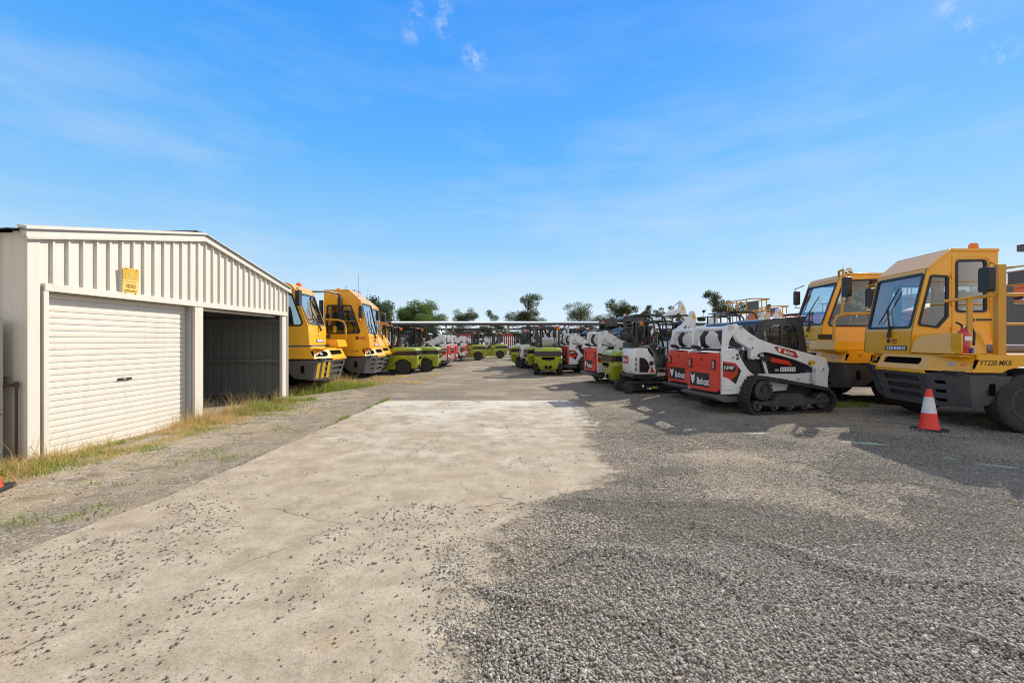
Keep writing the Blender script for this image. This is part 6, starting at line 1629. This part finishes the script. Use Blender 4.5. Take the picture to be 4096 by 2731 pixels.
# ------------------------------------------------------------------ forklifts
fk = make_forklift('forklift', 'x'); fw = make_forklift('forklift', 'y', seat='wrapped'); fb = make_forklift('forklift', 'z', seat='bagged'); fc = make_forklift('forklift', 'w', cab=True)
place(fk, USED, (-6.03, 19.9, 0), 180, 'green forklift nearest to the yellow tractors on the left')
place(fk, USED, (-5.41, 21.5, 0), 180, 'green forklift second from the yellow tractors on the left')
place(fk, USED, (-4.12, 33.6, 0), 180, 'left one of the two mid yard green forklifts')
place(fb, USED, (-2.62, 37.0, 0), 180, 'mid yard green forklift with white plastic over its seat')
place(fw, USED, (1.14, 19.83, 0), 87, 'green forklift in the centre turning its rear to the lane')
place(fb, USED, (1.45, 22.7, 0), 10, 'green forklift tail just left of the centre forklift')
place(fk, USED, (.55, 25.6, 0), 8, 'green forklift tail farthest along the right hand row')
place(fk, USED, (3.97, 14.12, 0), 8, 'green forklift tail beside the nearest mini excavator')
place(fk, USED, (-10.4, 28.5, 0), 0, 'forklift whose tall black mast rises behind the left forklifts', scale=1.3)
place(fk, USED, (-9.7, 40.0, 0), 0, 'far forklift with black mast above the left loaders', scale=1.3)
place(fc, USED, (5.25, 27.2, 0), 6, 'big black cabbed forklift with a white beacon behind the loaders', scale=1.28)
place(fc, USED, (5.9, 24.9, 0), 6, 'black cabbed forklift in front of the bigger cabbed one', scale=1.08)
place(fk, USED, (3.35, 24.6, 0), 98, 'forklift standing behind the wheeled loader facing away')
place(fk, USED, (2.7, 32.7, 0), 8, 'forklift far back between the two canopy excavators')
place(fw, USED, (7.2, 36.4, 0), 8, 'forklift far back at the right behind the cabbed forklifts')
place(fk, USED, (-7.4, 38.6, 0), 178, 'forklift behind the farthest white loader on the left')
# ------------------------------------------------------------------ yellow yard tractors
tn = make_tractor('yard_tractor', 'nearest yellow yard tractor with sloped roof, open rails and extinguisher', 'chamfer', 'YT220 MKII', ext=True, aerial=False, wx=-1.12, sk=-.84)
tn.location = (7.17, 8.3, 0); tn.rotation_euler.z = R(174)
x_ = EXT[0]; c0 = V3(-.24, 1.06, 1.285); x_.v = [tuple(Vector(v) - c0) for v in x_.v]
eo = x_.build('fire_extinguisher', smooth=40); tag(eo, 'red fire extinguisher strapped on the deck of the nearest tractor', 'fire extinguisher')
rm = Matrix.Rotation(R(174), 3, 'Z'); eo.location = rm @ c0 + V3(7.17, 8.3, 0); eo.rotation_euler.z = R(174)
tf = make_tractor('yard_tractor', 'yellow yard tractor with rounded cab roof behind the nearest one', 'round', 'YT', side_logo=True, beacon='clearlens', tall=.22)
tf.location = (7.30, 11.35, 0); tf.rotation_euler.z = R(177)
ta = make_tractor('yard_tractor', 'yellow yard tractor with striped bumper right beside the shed', 'round', '', stripes=True, aerial=False)
ta.location = (-5.55, 13.15, 0); ta.rotation_euler.z = R(5); ta.scale = (1.02,) * 3
tb = make_tractor('yard_tractor', 'yellow yard tractor with sloped roof second from the shed', 'chamfer', 'YT180', side_logo=True)
tb.location = (-5.15, 15.85, 0); tb.rotation_euler.z = R(5)
tc = copy_tree(tb); tc.location = (-5.75, 18.5, 0); tc.rotation_euler.z = R(4); tc['label'] = 'yellow yard tractor third from the shed, mostly hidden'

# ------------------------------------------------------------------ sky, sun, camera
AZ, EL = 43.0, 33.0
w = bpy.data.worlds.new('World'); sc.world = w; w.use_nodes = True; nt = w.node_tree
bg = nt.nodes['Background']
sky = nt.nodes.new('ShaderNodeTexSky'); sky.sky_type = 'NISHITA'; sky.sun_disc = False
sky.sun_elevation = R(EL); sky.sun_rotation = R(AZ); sky.altitude = 0; sky.air_density = 1.0; sky.dust_density = .3; sky.ozone_density = 2.5
tcw = nt.nodes.new('ShaderNodeTexCoord'); dv = tcw.outputs['Generated']
dz = sep(nt, dv)[2]
G = 1.0 / (SKY_STR * 2 ** EXPO)
grad = ramp(nt, dz, [(-.0, (.72 * .1, .86 * .1, .96 * .1)), (.08, (.62 * .1, .81 * .1, .97 * .1)), (.20, (.32 * .1, .65 * .1, 1.0 * .1)), (.38, (.12 * .1, .48 * .1, 1.03 * .1)), (.60, (.04 * .1, .34 * .1, 1.02 * .1)), (.72, (.30 * .1, .44 * .1, .70 * .1)), (1.0, (.40 * .1, .42 * .1, .46 * .1))])  # top stops, above the view, paled as added neutral fill light
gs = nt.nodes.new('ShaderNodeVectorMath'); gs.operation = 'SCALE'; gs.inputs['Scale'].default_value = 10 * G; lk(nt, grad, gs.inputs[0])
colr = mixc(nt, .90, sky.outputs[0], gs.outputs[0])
mp = nt.nodes.new('ShaderNodeMapping'); mp.inputs['Scale'].default_value = (1.2, 1.2, 5.5); mp.inputs['Rotation'].default_value = (0, R(12), 0); lk(nt, dv, mp.inputs['Vector'])
ci = noise(nt, mp.outputs[0], 2.2, 7, .62)
cir = mth(nt, 'MULTIPLY', ramp(nt, ci, [(.44, 0), (.74, 1)]), ramp(nt, dz, [(.0, .55), (.30, .35), (.6, .10)]))
puff = None
pn = noise(nt, dv, 38, 8, .72); 
for (px, py, rad, st_) in ((960, 25, .022, .8), (1015, 60, .026, .7), (1020, 18, .022, .8), (1088, 132, .03, .9), (2170, 18, .018, .7), (2225, 50, .02, .7), (2300, 122, .024, .8), (945, 76, .024, .6)):
    d = V3((px - 1201) / 1000, 1, (782 - py) / 1000).normalized()
    vm = nt.nodes.new('ShaderNodeVectorMath'); vm.operation = 'DISTANCE'; vm.inputs[1].default_value = d; lk(nt, dv, vm.inputs[0])
    q = mth(nt, 'MULTIPLY', ramp(nt, mth(nt, 'DIVIDE', vm.outputs['Value'], rad), [(.05, 1), (1, 0)]), st_)
    puff = q if puff is None else mth(nt, 'MAXIMUM', puff, q)
puff = mth(nt, 'MULTIPLY', puff, ramp(nt, pn, [(.45, 0), (.70, 1)]))
CW = .86 * G
colr = mixc(nt, mth(nt, 'MULTIPLY', cir, 1.0, clamp=True), colr, (CW * .80, CW * .92, CW * 1.05))
colr = mixc(nt, mth(nt, 'MULTIPLY', puff, .72, clamp=True), colr, (CW, CW * 1.03, CW * 1.08))
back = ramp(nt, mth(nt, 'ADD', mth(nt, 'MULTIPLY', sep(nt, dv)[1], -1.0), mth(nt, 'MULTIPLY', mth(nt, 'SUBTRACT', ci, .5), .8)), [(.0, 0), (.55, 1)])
colr = mixc(nt, mth(nt, 'MULTIPLY', back, .64), colr, (G * 1.15, G * 1.03, G * .88))  # unseen warm white glow behind the camera, added to brighten shaded faces
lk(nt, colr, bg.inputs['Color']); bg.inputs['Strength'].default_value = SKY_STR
sun = bpy.data.lights.new('sun', 'SUN'); sun.energy = SUN_STR; sun.angle = R(.5); sun.color = (1, .93, .82)
so2 = bpy.data.objects.new('sun', sun); col.objects.link(so2)
dvec = V3(math.sin(R(AZ)) * math.cos(R(EL)), math.cos(R(AZ)) * math.cos(R(EL)), math.sin(R(EL)))
so2.rotation_euler = dvec.to_track_quat('Z', 'Y').to_euler(); so2.location = dvec * 60
cam = bpy.data.cameras.new('camera'); cam.lens = 36 * 1741.5 / 4096; cam.sensor_width = 36; cam.shift_x = -44 / 4096; cam.shift_y = -3.5 / 4096; cam.clip_end = 3000; cam.clip_start = .05
co = bpy.data.objects.new('camera', cam); col.objects.link(co); co.location = (0, 0, 1.5); co.rotation_euler = (R(90), 0, 0); sc.camera = co
sc.view_settings.view_transform = 'Standard'; sc.view_settings.look = 'None'; sc.view_settings.exposure = EXPO; sc.view_settings.gamma = 1
sc.cycles.max_bounces = 8; sc.cycles.transparent_max_bounces = 16; sc.cycles.use_denoising = True; sc.cycles.filter_width = 1.05
